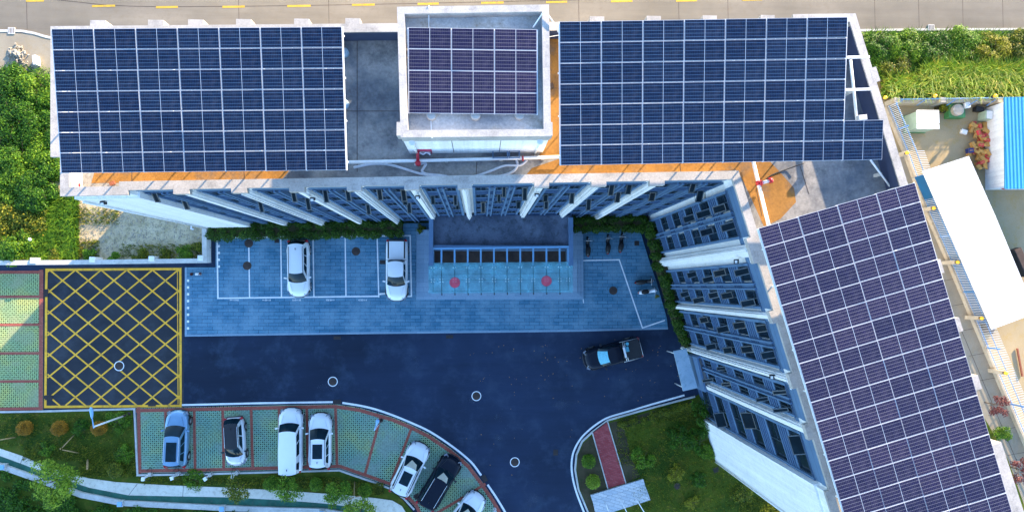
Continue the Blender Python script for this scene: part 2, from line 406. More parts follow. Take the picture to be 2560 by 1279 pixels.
sc.cycles.max_bounces = 6; sc.cycles.diffuse_bounces = 3; sc.cycles.transparent_max_bounces = 8
# ------------------------------------------------------------------ SETTING
struct('ground', MB().flat([(-400, -400), (400, -400), (400, 400), (-400, 400)], -.25), M['scrub_ground'])
struct('yard_pavement', MB().prism(pp([(1950, 20), (3400, 20), (3400, 1700), (2330, 1700), (2050, 900)]), -.2, -.02), M['yard'])
# road along the top
RB = [(-900, 90), (0, 78), (75, 82), (128, 95), (900, 92), (2145, 78), (3600, 70)]
struct('concrete_road', MB().prism(pp([(-900, -700), (3600, -700)]+RB[::-1]), -.2, .0), M['concrete_road'])
mb = MB()
for x in (60, 590, 815, 1440, 1690, 1813, 2180, 2290, 2400, 2500):
    mb.ribbon([P(x, -300), P(x+8, 74)], .035, .004)
mb.ribbon(densify([P(*p) for p in [(100, -5), (180, 4), (300, 15), (500, 17), (900, 12), (1450, 0)]]), .04, .0055)
struct('road_joints', mb, M['iron'])
mb = MB()
for x0, x1, y in ((65, 110, 3), (230, 288, 16), (390, 445, 19), (556, 612, 18), (718, 777, 16), (880, 937, 13), (1044, 1097, 10.5), (1203, 1259, 8), (1365, 1418, 6), (1527, 1581, 4), (1690, 1742, 2.5), (1855, 1905, 0)):
    mb.ribbon([P(x0, y), P((x0+x1)/2, y-.4), P(x1, y-1)], .19, .009)
M['yellow_dull'] = blotch('worn_yellow_paint', (.42, .27, .03), (.50, .33, .05), (.26, .20, .10), 1, 3)
struct('yellow_dashes', mb, M['yellow_dull'])
struct('road_kerb', MB().ribbon(pp([(2145, 77), (2290, 75), (2560, 74), (3200, 71)]), .2, -.1, .08).ribbon(densify(pp([(-400, 82), (0, 78), (75, 82), (128, 95), (200, 98)])), .2, -.1, .08), M['kerb'])
struct('sidewalk', MB().prism(pp([(-500, 86), (0, 81), (75, 85), (128, 98), (420, 98), (420, 240), (-500, 240)]), -.2, .04), M['concrete'])
# gravel strip west of the wall
struct('gravel_ground', MB().prism(pp([(60, 380), (620, 380), (620, 575), (528, 585), (522, 655), (-60, 655)]), -.2, -.01), M['gravel'])
# asphalt
struct('asphalt_yard', MB().prism(pp([(-300, 655), (528, 655), (528, 560), (1790, 560), (1790, 1000), (1740, 1400), (330, 1400), (-300, 1100)]), -.2, 0), M['asphalt'])
mb = MB(); rg_ = random.Random(31)
for x_, y_, a_, b_ in ((700, 900, 26, 7), (820, 965, 30, 12), (1020, 905, 34, 22), (1255, 1060, 26, 40), (1180, 1000, 12, 7), (520, 925, 30, 8), (1330, 1230, 24, 36), (1420, 1010, 40, 16), (250, 830, 22, 14), (300, 905, 24, 16)):
    mb.flat([P(x_+a_*math.cos(t_*.449)*rg_.uniform(.75, 1.2), y_+b_*math.sin(t_*.449)*rg_.uniform(.75, 1.2)) for t_ in range(14)], .003)
struct('asphalt_dust', mb, M['dusty_asphalt'])
# plaza
plz = [(466, 668), (540, 668), (540, 560), (1596, 556), (1600, 579), (1621, 648), (1640, 703), (1666, 794), (1669, 820), (1430, 826), (900, 832), (466, 838)]
struct('stone_plaza', MB().prism(pp(plz), -.1, .12), M['plaza'])
struct('plaza_kerb', MB().ribbon(pp([(466, 668), (466, 838), (900, 832), (1430, 826), (1669, 820)]), .16, -.1, .127), M['steps'])
mb = MB(); Zp = .132
def wl(pts, wd=.11, z=Zp): mb.ribbon(pp(pts, .12), wd, z)
wl([(538, 594), (1027, 589)], .12); wl([(543, 594.5), (545, 744)], .12, Zp+.004)
wl([(543, 745), (948, 740)], .12); wl([(1025.5, 590), (1028.5, 741)], .12, Zp+.004); wl([(1018, 740.5), (1030, 740)])
for x0, x1 in ((622, 624), (702, 704), (782.5, 785), (863, 865), (943, 947)): wl([(x0, 594), (x1, 743)], .10, Zp+.004)
wl([(1458, 651), (1548, 649), (1606, 819), (1662, 800)], .11)
wl([(1457, 740), (1459, 757)], .06)
struct('parking_bay_lines', mb, M['white_line'])
mb = MB()
for cx in (586, 667, 742, 826, 907):
    for k in range(7):
        x = cx-10+k*3.2; h = random.uniform(1.2, 2.6)
        mb.ribbon(pp([(x, 749.5-h), (x+random.uniform(-.6, .6), 749.5+h)], .12), .035+.02*random.random(), Zp+.001*k)
for y in list(range(612, 665, 17)): mb.flat(pp([(545, y), (550, y), (550, y+6), (545, y+6)], .12), Zp)
for y in range(698, 830, 17): mb.flat(pp([(467.5, y), (473, y), (473, y+6), (467.5, y+6)], .12), Zp)
struct('bay_number_marks', mb, M['white_line'])
# yellow box
mb = MB(); ya = blk = None
def clip(x0, y0, x1, y1, X0, Y0, X1, Y1):
    t0, t1 = 0., 1.; dx, dy = x1-x0, y1-y0
    for p_, q_ in ((-dx, x0-X0), (dx, X1-x0), (-dy, y0-Y0), (dy, Y1-y0)):
        if p_ == 0:
            if q_ < 0: return None
        else:
            r_ = q_/p_
            if p_ < 0: t0 = max(t0, r_)
            else: t1 = min(t1, r_)
    return None if t0 >= t1 else (x0+t0*dx, y0+t0*dy, x0+t1*dx, y0+t1*dy)
BX = (119, 675, 450, 1013); sx, sy = 64.2, 52.9; x0, y0 = 156.6, 701
for k in range(-14, 20):
    for sgn, zz in ((1, .009), (-1, .013)):
        xa = x0+k*sx; c = clip(xa-800, y0-800*sy/sx*sgn, xa+800, y0+800*sy/sx*sgn, *BX)
        if c: mb.ribbon([P(c[0], c[1]), P(c[2], c[3])], .128, zz)
mb.ribbon(pp([(117, 674), (452.5, 672)]), .2, .017); mb.ribbon(pp([(114, 1016), (452.5, 1013.5)]), .2, .017)
mb.ribbon(pp([(117, 671), (115.6, 725)]), .2, .021); mb.ribbon(pp([(116, 742), (114, 988)]), .2, .021); mb.ribbon(pp([(114, 996), (113.5, 1019)]), .2, .021)
mb.ribbon(pp([(451, 669), (452, 1017)]), .19, .021); mb.ribbon(pp([(444, 676), (445.5, 1009)]), .07, .025)
struct('yellow_box_marking', mb, M['yellow_line'])
M['box_asphalt_sun_tint'] = blotch('box_asphalt_sun_tint', (.022, .025, .032), (.040, .044, .054), (.058, .064, .078), .12, .5, .85, tracks=(.3, 1.8, 1))  # greyer asphalt copy; the sunlight's tint is put into the colour
struct('yellow_box_sun_tint', MB().flat(pp([(110, 667), (458, 665), (460, 1019), (109, 1022)]), .0035), M['box_asphalt_sun_tint'])
# edge lines of the asphalt lane
mb = MB()
mb.ribbon(pp([(452, 1011.5), (640, 1007), (832, 1004)]), .16, .01)
curve = densify(pp([(856, 1006), (900, 1013), (938, 1022), (982, 1037), (1026, 1055), (1075, 1078), (1131, 1115), (1177, 1153), (1203, 1187)]), 4)
mb.ribbon(curve, .17, .01)
mb.ribbon(densify(pp([(1219, 1210), (1240, 1241), (1263, 1279), (1300, 1345)]), 4), .17, .01)
RL = densify(pp([(1711, 987), (1629, 1010), (1580, 1025), (1525, 1041), (1500, 1053.5), (1475, 1072), (1452, 1095), (1435, 1125), (1429, 1155), (1431, 1189), (1441, 1229), (1460, 1279), (1490, 1350)]), 4)
mb.ribbon(RL, .16, .01)
struct('white_edge_lines', mb, M['white_line'])
# paver car parks
lot = [(-300, 677), (108, 677), (108, 1024), (-300, 1030)]
struct('paver_lot_west', MB().prism(pp(lot), -.1, .03), M['paver_west_lit'])
mb = MB()
for y in (741, 811, 882, 952): mb.ribbon(pp([(-300, y+2), (98, y)]), .22, .04)
mb.ribbon(pp([(-300, 681), (108, 680)]), .25, .044); mb.ribbon(pp([(-300, 1025), (108, 1020)]), .25, .044)
mb.ribbon(pp([(104, 674), (102.5, 1024)]), .34, .048)
top = [(342, 1019), (452, 1017), (640, 1013), (840, 1009), (900, 1018), (982, 1042), (1026, 1060), (1072, 1083), (1127, 1120), (1172, 1158), (1206, 1203), (1235, 1246), (1258, 1287), (1290, 1345)]
bot = [(344, 1182), (520, 1179), (700, 1174), (849, 1170), (880, 1181), (930, 1198), (977, 1215), (1013, 1240), (1040, 1268), (1075, 1345)]
struct('paver_lot_south', MB().prism(pp(top+bot[::-1]), -.1, .03), M['paver'])
def off(pts, dx, dy): return [(x+dx, y+dy) for x, y in pts]
mb.ribbon(pp(off(top, -1.5, 6)), .30, .044); mb.ribbon(pp(off(bot, 1, -6)), .27, .044)
mb.ribbon(pp([(347, 1016), (350, 1182)]), .27, .048)
for a, b in (((414, 1022), (417, 1176)), ((486, 1020), (488, 1174)), ((557, 1019), (560, 1173)), ((628, 1017), (632, 1172)), ((698, 1016), (700, 1170)), ((767, 1014), (770, 1168)), ((839, 1013), (843, 1166)), ((952, 1040), (912, 1186)), ((1029, 1068), (975, 1211)), ((1158, 1146), (1075, 1275)), ((1214, 1208), (1060, 1300))):
    mb.ribbon([P(*a), P(*b)], .22, .04)
struct('red_brick_borders', mb, M['red_brick'])
mb = MB()
mb.ribbon(pp([(-300, 1034), (108, 1027), (334, 1021), (337, 1021), (345, 1186), (520, 1183), (700, 1178), (849, 1174), (880, 1185), (930, 1202), (977, 1220), (1010, 1244), (1036, 1272)]), .15, -.1, .11)
struct('lawn_kerb', mb, M['kerb'])
# lawns
lawnL = [(-300, 1037), (108, 1030), (332, 1024), (342, 1189), (520, 1186), (700, 1181), (849, 1177), (880, 1188), (930, 1205), (975, 1223), (1006, 1247), (1034, 1280), (1060, 1345), (400, 1420), (-300, 1230)]
struct('lawn', MB().prism(pp(lawnL), -.1, .06), M['lawn'])
ptop = [(-300, 1040), (-60, 1105), (0, 1119), (60, 1139), (120, 1166), (225, 1194), (292, 1203), (422, 1211), (580, 1217), (721, 1225), (844, 1234), (900, 1239), (940, 1243), (981, 1249), (1005, 1263), (1015, 1279), (1030, 1330)]
pbot = [(-300, 1060), (-60, 1120), (0, 1137), (60, 1159), (121, 1183), (225, 1217), (323, 1236), (422, 1238), (580, 1241), (721, 1249), (809, 1256), (900, 1267), (960, 1290), (990, 1345)]
struct('footpath', MB().prism(pp(ptop+pbot[::-1]), -.1, .10), M['pathway'])
mb = MB()
for a, b in (((60, 1139), (52, 1160)), ((180, 1183), (172, 1200)), ((345, 1207), (323, 1236)), ((580, 1217), (578, 1241)), ((460, 1213), (458, 1239)), ((721, 1225), (719, 1249)), ((844, 1234), (836, 1259))):
    mb.ribbon([P(*a), P(*b)], .03, .106)
struct('footpath_joints', mb, M['iron'])
wbot = [(-300, 1085), (-60, 1138), (0, 1153), (60, 1174), (116, 1194), (209, 1227), (311, 1247), (430, 1253), (555, 1259), (690, 1264), (815, 1267), (900, 1282), (960, 1305), (990, 1350)]
struct('drain_channel', MB().prism(pp(off(pbot, 0, -1)+off(wbot, 0, 0)[::-1]), -.1, .085), M['green_net'])
struct('lower_bank', MB().prism(pp(off(wbot, 0, 6)+[(900, 1500), (-300, 1500)]), -.24, -.15), M['scrub_ground'])
# right lawn
rin = [(1737, 990), (1690, 1002), (1600, 1026), (1520, 1049), (1480, 1079), (1455, 1102), (1441, 1135), (1437.5, 1172), (1446, 1222), (1470, 1279), (1500, 1350)]
struct('lawn_east', MB().prism(pp(rin+[(2200, 1400), (2200, 1150), (1900, 1000), (1790, 960)]), -.1, .08), M['lawn'])
struct('lawn_east_kerb', MB().ribbon(pp(rin), .15, -.1, .12), M['kerb'])
struct('flower_bed_soil', MB().prism(pp([(1482, 1086), (1458, 1106), (1445, 1137), (1442, 1172), (1450, 1220), (1473, 1279), (1490, 1279), (1480, 1246), (1519, 1218)]), 0, .085).prism(pp([(1523, 1056), (1730, 1000), (1738, 1014), (1560, 1068), (1580, 1150), (1600, 1190), (1565, 1205)]), 0, .087), M['soil'])
bp = [(1480, 1079), (1516, 1052), (1563, 1206), (1520, 1218)]
struct('red_brick_path', MB().prism(pp(bp), 0, .12), M['red_brick_path'])
struct('path_kerb', MB().ribbon(pp([(1480, 1079), (1519, 1219)]), .09, 0, .16).ribbon(pp([(1518, 1051), (1564, 1206)]), .09, 0, .16), M['kerb'])
# walkway on the far side of the wing
struct('walkway_east', MB().prism(pp([(2270, 380), (2560, 1075), (2640, 1300), (2560, 1420), (2300, 1100), (2050, 400)]), -.1, .02), M['concrete'])
mb = MB()
for a, b in (((2360, 870), (2500, 1150)), ((2388, 790), (2600, 1290))): mb.ribbon([P(*a), P(*b)], .04, .026)
for i in range(8):
    x, y = 2380+i*24, 700+i*62; mb.ribbon([P(x-30, y+3), P(x+30, y-8)], .03, .03)
struct('walkway_joints', mb, M['iron'])
struct('walkway_verge', MB().prism(pp([(2425, 985), (2470, 1060), (2520, 1150), (2570, 1290), (2480, 1320), (2380, 1000)]), 0, .05), M['lawn'])
# ------------------------------------------------------------------ foliage generators
def leafmesh(name, mat, centers, radii, n, size, seed, flat=.5, shell=.0, aspect=.55):
    """n leaf-sized faces in lumps (centers, radii arrays)"""
    rng = np.random.default_rng(seed)
    centers = np.array(centers, float); radii = np.array(radii, float)
    wgt = radii.prod(1)**(2/3.) if radii.ndim > 1 else radii**2
    idx = rng.choice(len(centers), n, p=wgt/wgt.sum())
    d = rng.normal(size=(n, 3)); d /= np.linalg.norm(d, axis=1)[:, None]
    rr = rng.uniform(shell, 1, n)**(1/2.5)
    rad = radii[idx] if radii.ndim > 1 else radii[idx][:, None]
    pos = centers[idx]+d*rr[:, None]*rad
    pos += rng.normal(size=(n, 3))*size*.4
    pos[:, 2] = np.maximum(pos[:, 2], .03)
    nrm = d*flat+np.array([0, 0, .9])+rng.normal(size=(n, 3))*.45
    nrm /= np.linalg.norm(nrm, axis=1)[:, None]
    t = rng.normal(size=(n, 3)); t -= (t*nrm).sum(1)[:, None]*nrm; t /= np.linalg.norm(t, axis=1)[:, None]
    b = np.cross(nrm, t); s = size*rng.uniform(.55, 1.35, n)[:, None]
    v = np.stack([pos-t*s*.5, pos+b*s*aspect*.5-nrm*s*.06, pos+t*s*.55-nrm*s*.15, pos-b*s*aspect*.5-nrm*s*.06], 1).reshape(-1, 3)
    me = bpy.data.meshes.new(name); f = np.arange(4*n).reshape(n, 4)
    me.from_pydata(v.tolist(), [], f.tolist()); me.materials.append(mat); me.update()
    return me
def crown_me(name, kind, rx, rz, lumps, n, size, seed, base=0, ball=False, spread=.75):
    rng = random.Random(seed)
    if ball:
        cs = [(0, 0, base+rz)]; rs = [(rx*.96, rx*.96, rz)]
        for k in range(lumps):
            a = rng.uniform(0, 6.28); e = rng.uniform(.1, 1.3)
            cs.append((rx*.55*math.cos(a)*math.cos(e), rx*.55*math.sin(a)*math.cos(e), base+rz+rz*.5*math.sin(e))); rs.append((rx*.5,)*3)
        return leafmesh(name, LEAF[kind], cs, rs, n, size, seed, .9, .75)
    cs = []; rs = []
    for k in range(lumps):
        a = rng.uniform(0, 6.28); q = math.sqrt(rng.random())*spread
        h = base+rz*(1-.5*q)*rng.uniform(.55, 1.5)
        cs.append((rx*q*math.cos(a), rx*q*math.sin(a), h)); r_ = rx*rng.uniform(.2, .42); rs.append((r_, r_, r_*.8))
    return leafmesh(name, LEAF[kind], cs, rs, n, size, seed, .6, .2)
def trunk_mb(h, r, rx, seed, nb=6):
    rng = random.Random(seed); mb = MB()
    mb.tube([(0, 0, 0), (.03, .02, h*.5), (.0, .05, h)], [r, r*.75, r*.4], 7)
    for k in range(nb):
        a = 6.28*k/nb+rng.uniform(-.3, .3); z = h*rng.uniform(.4, .75)
        mb.tube([(0, 0, z), (rx*.35*math.cos(a), rx*.35*math.sin(a), z+h*.2), (rx*.75*math.cos(a), rx*.75*math.sin(a), z+h*.42)], [r*.45, r*.3, r*.12], 5)
    return mb
_me = {}
def plant(name, label, cat, px, py, kind, r, h, group=None, lumps=9, n=2500, size=.12, seed=1, ball=False, trunk=None, key=None, zt=None, spread=.75):
    loc = P(px, py, 0 if zt is None else zt); loc.z = .02
    t = thing(name, label, cat, loc, random.uniform(0, 6.28), group)
    k = key or (name, kind, round(r, 2), seed)
    if k not in _me: _me[k] = crown_me('foliage', kind, r, h*.5 if not trunk else h*.35, lumps, n, size, seed, 0 if not trunk else h*.5, ball, spread)
    c = bpy.data.objects.new('crown' if trunk else 'foliage', _me[k]); COL.objects.link(c); c.parent = t
    tm = trunk_mb(h*.8 if trunk else h*.6, .06*(h/3 if trunk else .5)+.01, r, seed, 6).build('trunk' if trunk else 'stem', M['bark'], t)
    return t
# ------------------------------------------------------------------ OFFICE BUILDING
ZP = 21.1; ZR = 19.8
bo = P(1200, 470, 0); bo.z = 0
B = thing('office_building', 'L-shaped office block with white pilasters and concrete roof carrying the solar panels', 'building', (0, 0, 0))
def line_px(x, z=ZP): return P(x, 490-.0182*(x-150), z)
S0 = line_px(150); S1 = line_px(1840)
sd = (S1-S0).normalized(); sn = Vector((sd.y, -sd.x, 0))     # outward (down in image = -y)
if sn.y > 0: sn = -sn
def wing_px(y, z=ZP): return P(1866+.311*(y-596), y, z)
W0 = wing_px(440); W1 = wing_px(1400)
wd = (W1-W0).normalized(); wn = Vector((wd.y, -wd.x, 0))
if wn.x > 0: wn = -wn
def inter(p, d, q, e):
    k = (q-p).cross(e).z/d.cross(e).z; return p+d*k
SB, PO = .54, .26     # wall setback, parapet setback from the pilaster face line
cor_wall = inter(S0-sn*SB, sd, W0-wn*SB, wd); cor_par = inter(S0-sn*PO, sd, W0-wn*PO, wd)
def onS(x): return S0+sd*((line_px(x)-S0).dot(sd))
def onW(y): return W0+wd*((wing_px(y)-W0).dot(wd))
wing_sw = onW(1395); ee = wd.cross(Vector((0, 0, 1)));
if ee.x < 0: ee = -ee
E0 = P(2139, 30, ZP); E1 = P(2270, 460, ZP); E2 = P(2480, 1108, ZP)
wing_se = inter(wing_sw, ee, E1, (E2-E1).normalized())
NW = P(126, 66, ZP); NE = P(2139, 34, ZP)
def outline(setS, setW):
    a = [NW, P(126, 392, ZP), P(150, 392, ZP), onS(150), onS(320), onS(320)-sn*setS,
         inter(S0-sn*setS, sd, W0-wn*setW, wd), onW(1228)-wn*setW, onW(1228), wing_sw, wing_se, E1, NE, P(1983, 36, ZP), P(1983, 50, ZP)]
    return [Vector((p.x, p.y)) for p in a]
OUT = outline(PO, PO); WAL = outline(SB, SB)
def area(p): return sum(p[i].x*p[(i+1) % len(p)].y-p[(i+1) % len(p)].x*p[i].y for i in range(len(p)))
def inset(poly, d):
    n = len(poly); s = 1 if area(poly) > 0 else -1; out = []
    for i in range(n):
        a, b, c = poly[i-1], poly[i], poly[(i+1) % n]
        d1 = (b-a).normalized(); d2 = (c-b).normalized()
        n1 = Vector((-d1.y, d1.x))*s; n2 = Vector((-d2.y, d2.x))*s
        k = (n1+n2); k = k/max(.25, (1+n1.dot(n2))); out.append(b+k*d)
    return out
INN = inset(OUT, .48)
mb = MB().prism(WAL, 0, ZR-.02); mb.build('wall', M['white_wall'], B)
MB().flat(inset(OUT, .3), ZR).build('roof', M['roof'], B)
def ring(mb, a, b, z0, z1):
    n = len(a); vs = [(p.x, p.y, z1) for p in a]+[(p.x, p.y, z1) for p in b]+[(p.x, p.y, z0) for p in a]+[(p.x, p.y, z0) for p in b]
    fs = []
    for i in range(n):
        j = (i+1) % n; fs += [(i, j, n+j, n+i), (2*n+i, 2*n+j, j, i), (n+i, n+j, 3*n+j, 3*n+i), (3*n+i, 3*n+j, 2*n+j, 2*n+i)]
    mb.add(vs, fs)
MBL = MB(); ring(MBL, inset(OUT, .13), inset(OUT, .44), ZR-.5, ZP-.22); MBL.build('parapet_wall', M['white_wall'], B)
mb = MB(); ring(mb, OUT, INN, ZP-.22, ZP)
tabsS = [(433, 473), (578, 617), (723, 761), (867, 903), (1011, 1048), (1144, 1180), (1336, 1373), (1479, 1516), (1625, 1662)]
tabsW = [(596, 659), (779, 809), (935, 972), (1062, 1100)]
for a, b in tabsS:
    p = onS(a); q = onS(b); mb.obox(Vector((p.x, p.y, ZP-.42))-sn*(PO+.1), q-p, sn*(PO+.1), (0, 0, .424))
for a, b in tabsW:
    p = onW(a); q = onW(b); mb.obox(Vector((p.x, p.y, ZP-.42))-wn*(PO+.1), q-p, wn*(PO+.1), (0, 0, .424))
for a in (225, 370, 470, 590, 735, 863, 1475, 1617, 1757, 1902):   # tabs on the north side
    p = P(a, 66-(a-126)*.0082, ZP); mb.obox(Vector((p.x, p.y-.3, ZR)), (.82, 0, 0), (0, .62, 0), (0, 0, ZP+.004-ZR))
ed = (E1-NE).normalized(); en = Vector((-ed.y, ed.x, 0))
if en.x < 0: en = -en
p = P(2178, 170, ZP); mb.obox(Vector((p.x, p.y, ZR))-en*.1, ed*.85, en*.4, (0, 0, ZP+.004-ZR))
fd = (E2-E1).normalized(); fn = Vector((-fd.y, fd.x, 0))
if fn.x < 0: fn = -fn
for y in (620, 780, 939):
    p = E1+fd*((P(2437, y, ZP)-E1).dot(fd)); mb.obox(Vector((p.x, p.y, ZR))-fn*.1, fd*.8, fn*.55, (0, 0, ZP+.004-ZR))
p = E1+fd*((P(2492, 1108, ZP)-E1).dot(fd)); mb.obox(Vector((p.x, p.y, ZR))-fn*.2, fd*9, fn*.75, (0, 0, ZP+.004-ZR))
mb.build('parapet', M['parapet'], B)
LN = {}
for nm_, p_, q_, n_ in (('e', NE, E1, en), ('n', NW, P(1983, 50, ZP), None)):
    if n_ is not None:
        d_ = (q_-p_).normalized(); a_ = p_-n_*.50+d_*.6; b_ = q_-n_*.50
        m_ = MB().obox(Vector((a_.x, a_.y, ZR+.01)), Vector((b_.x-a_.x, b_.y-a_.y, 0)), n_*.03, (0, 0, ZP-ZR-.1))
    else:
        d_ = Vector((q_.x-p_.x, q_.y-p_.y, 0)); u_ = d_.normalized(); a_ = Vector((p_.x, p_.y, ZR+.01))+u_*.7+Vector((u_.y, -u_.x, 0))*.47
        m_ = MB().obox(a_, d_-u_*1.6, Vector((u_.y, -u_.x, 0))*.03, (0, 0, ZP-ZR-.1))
    m_.build('shaded_inner_face', M['inner_shade'], B)  # dark sheets over shaded parapet inner faces; the shade is their colour
# roof joints (dark seams)
mb = MB()
for a, b in (((893, 90), (893, 430)), ((862, 278), (1010, 278)), ((2000, 415), (2022, 485)), ((1890, 470), (1905, 540)), ((610, 425), (612, 455)), ((330, 430), (330, 470)), ((1192, 405), (1190, 440)), ((1700, 410), (1702, 436))):
    MB().ribbon([P(a[0], a[1], ZR), P(b[0], b[1], ZR)], .035, ZR+.009).build('roof_joint', M['iron'], B)
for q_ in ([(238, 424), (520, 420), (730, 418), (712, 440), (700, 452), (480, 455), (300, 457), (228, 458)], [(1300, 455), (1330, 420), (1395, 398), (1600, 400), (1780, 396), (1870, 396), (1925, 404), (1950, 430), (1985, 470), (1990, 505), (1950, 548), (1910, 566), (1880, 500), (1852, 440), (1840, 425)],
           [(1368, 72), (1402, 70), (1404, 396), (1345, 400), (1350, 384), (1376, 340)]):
    MB().flat([P(x, y, ZR) for x, y in q_], ZR+.004).build('sunlit_ochre_patch', M['ochre'], B)  # ochre stain sheets on the sunlit strips; warm sunlight is painted in
FH = 3.3; NF = 6
windows = []
def facade(on, d, n, bays, floors, skip=lambda a, k: False):
    """bays: list of (px0, px1, columns)"""
    mu = []
    for a, b, nc in bays:
        sp = MB(); p = on(a)-n*SB; q = on(b)-n*SB; Wd = (q-p).length; cw = Wd/nc
        for k in range(floors+1):
            z1 = k*FH+.95; z0 = max(0, (k-1)*FH+2.65)
            if k == floors: z1 = ZR-.5
            sp.obox(Vector((p.x, p.y, z0)), q-p, n*.16, (0, 0, z1-z0))
            for r_ in range(4):
                zz = z0+(z1-z0)*(.18+.2*r_); sp.cur = 1; sp.obox(Vector((p.x, p.y, zz))+n*.16, q-p, n*.06, (0, 0, .09)); sp.cur = 0
        for c in range(1, nc):
            o = p+d*(cw*c)
            mb_ = MB()
            for s_ in (-.20, .10): mb_.obox(Vector((o.x, o.y, 0))+d*s_, d*.10, n*.32, (0, 0, ZR-.3))
            mb_.obox(Vector((o.x, o.y, 0))-d*.12, d*.24, n*.17, (0, 0, ZR-.35)); mu.append(mb_)
        for c in range(nc):
            for k in range(floors):
                o = p+d*(cw*c+.16+(.14 if c else 0)); ww = cw-.32-(.14 if c else 0)-(.14 if c < nc-1 else 0)
                z = k*FH+.95
                windows.append((Vector((o.x, o.y, z)), d.copy(), n.copy(), ww, 1.70, k))
        # small piers between the sub-columns: light strips at the bay sides
        for e_, w_ in ((0, .16), (Wd-.16, .16)):
            o = p+d*e_; sp.obox(Vector((o.x, o.y, 0))+n*.0, d*w_, n*.24, (0, 0, ZR-.45))
        sp.build('spandrel', [M['grey_wall'], M['grey_rib']], B)
    for m_ in mu: m_.build('mullion', M['grey_wall'], B)
facade(onS, sd, sn, [(322, 433, 2), (473, 578, 2), (617, 723, 2), (761, 867, 2), (903, 1011, 2), (1048, 1144, 2), (1180, 1336, 3), (1373, 1479, 2), (1516, 1625, 2), (1662, 1846, 3)], NF)
facade(onW, wd, wn, [(470, 596, 2), (659, 779, 2), (809, 935, 2), (972, 1062, 2), (1100, 1226, 1)], NF)
# stepped beam below the parapet
mb = MB()
for so, zz, hh in ((.36, ZR-.62, .45), (.46, ZR-.95, .4)):
    for on_, d_, n_, a, b in ((onS, sd, sn, 322, 1828), (onW, wd, wn, 470, 1226)):
        p = on_(a); q = on_(b); mb.obox(Vector((p.x, p.y, zz))-n_*(SB+.05), q-p, n_*(SB+.05-so), (0, 0, hh))
mb.build('eaves_beam', M['grey_wall'], B)
def band(on_, d_, n_, rngs):
    for a, b in rngs:
        m_ = MB(); p = on_(a); q = on_(b)
        m_.obox(Vector((p.x, p.y, ZP-.86))-n_*(PO+.20), q-p, n_*(.15), (0, 0, .63)); m_.obox(Vector((p.x, p.y, ZR-.52))-n_*(PO+.20), q-p, n_*(.10), (0, 0, ZP-.87-ZR+.52))
        m_.cur = 1; m_.obox(Vector((p.x, p.y, ZP-.97))-n_*(PO+.20), q-p, n_*(.12), (0, 0, .09)); m_.build('fascia', [M['grey_wall'], M['grey_rib']], B)
eS = [322]+[v for t_ in tabsS for v in t_]+[1829]; band(onS, sd, sn, [(eS[i]+2, eS[i+1]-2) for i in range(0, len(eS), 2)])
eW = [464]+[v for t_ in tabsW for v in t_]+[1227]; band(onW, wd, wn, [(eW[i]+2, eW[i+1]-2) for i in range(0, len(eW), 2)])
# pilasters
def pilaster(on, d, n, a, b, style):
    mb = MB(); p = on(a); q = on(b); Wd = (q-p).length
    m0 = Wd*.25; o = p+d*m0; w_ = Wd-2*m0
    mb.obox(Vector((o.x, o.y, 0))-n*(SB+.05), d*w_, n*(SB-.15), (0, 0, ZP-.44))
    o2 = o+d*w_*.18; mb.obox(Vector((o2.x, o2.y, 0))-n*.25, d*w_*.64, n*.2, (0, 0, ZP-.44))
    if style: mb.obox(Vector((o2.x, o2.y, 0))-n*.06+d*.08, d*w_*.22, n*.1, (0, 0, ZP-.5))
    mb.build('pilaster', M['white_wall'], B)
    return o+d*w_*.5
fl = []
for i, (a, b) in enumerate(tabsS): pilaster(onS, sd, sn, a, b, i % 2)
pilaster(onW, wd, wn, 596, 659, 1); pilaster(onW, wd, wn, 779, 809, 0); pilaster(onW, wd, wn, 935, 972, 1); pilaster(onW, wd, wn, 1062, 1100, 0)
# end wall fin of the wing is the solid wall; dark side edge
# floodlights on pilaster heads
for px_, py_ in ((203, 499), (757, 490), (1035, 486), (1350, 481)):
    p = onS(px_); mb = MB(); mb.box((p.x+sn.x*.12, p.y+sn.y*.12, ZR-.9), (.26, .16, .3)); mb.cur = 1
    mb.box((p.x+sn.x*.2, p.y+sn.y*.2, ZR-.74), (.16, .14, .03)); mb.build('floodlight', [M['dark'], M['steel_white']], B)
for y_ in (648, 952):
    p = onW(y_); mb = MB(); mb.box((p.x+wn.x*.12, p.y+wn.y*.12, ZR-.9), (.2, .26, .3)); mb.cur = 1
    mb.box((p.x+wn.x*.2, p.y+wn.y*.2, ZR-.74), (.14, .16, .03)); mb.build('floodlight', [M['dark'], M['steel_white']], B)
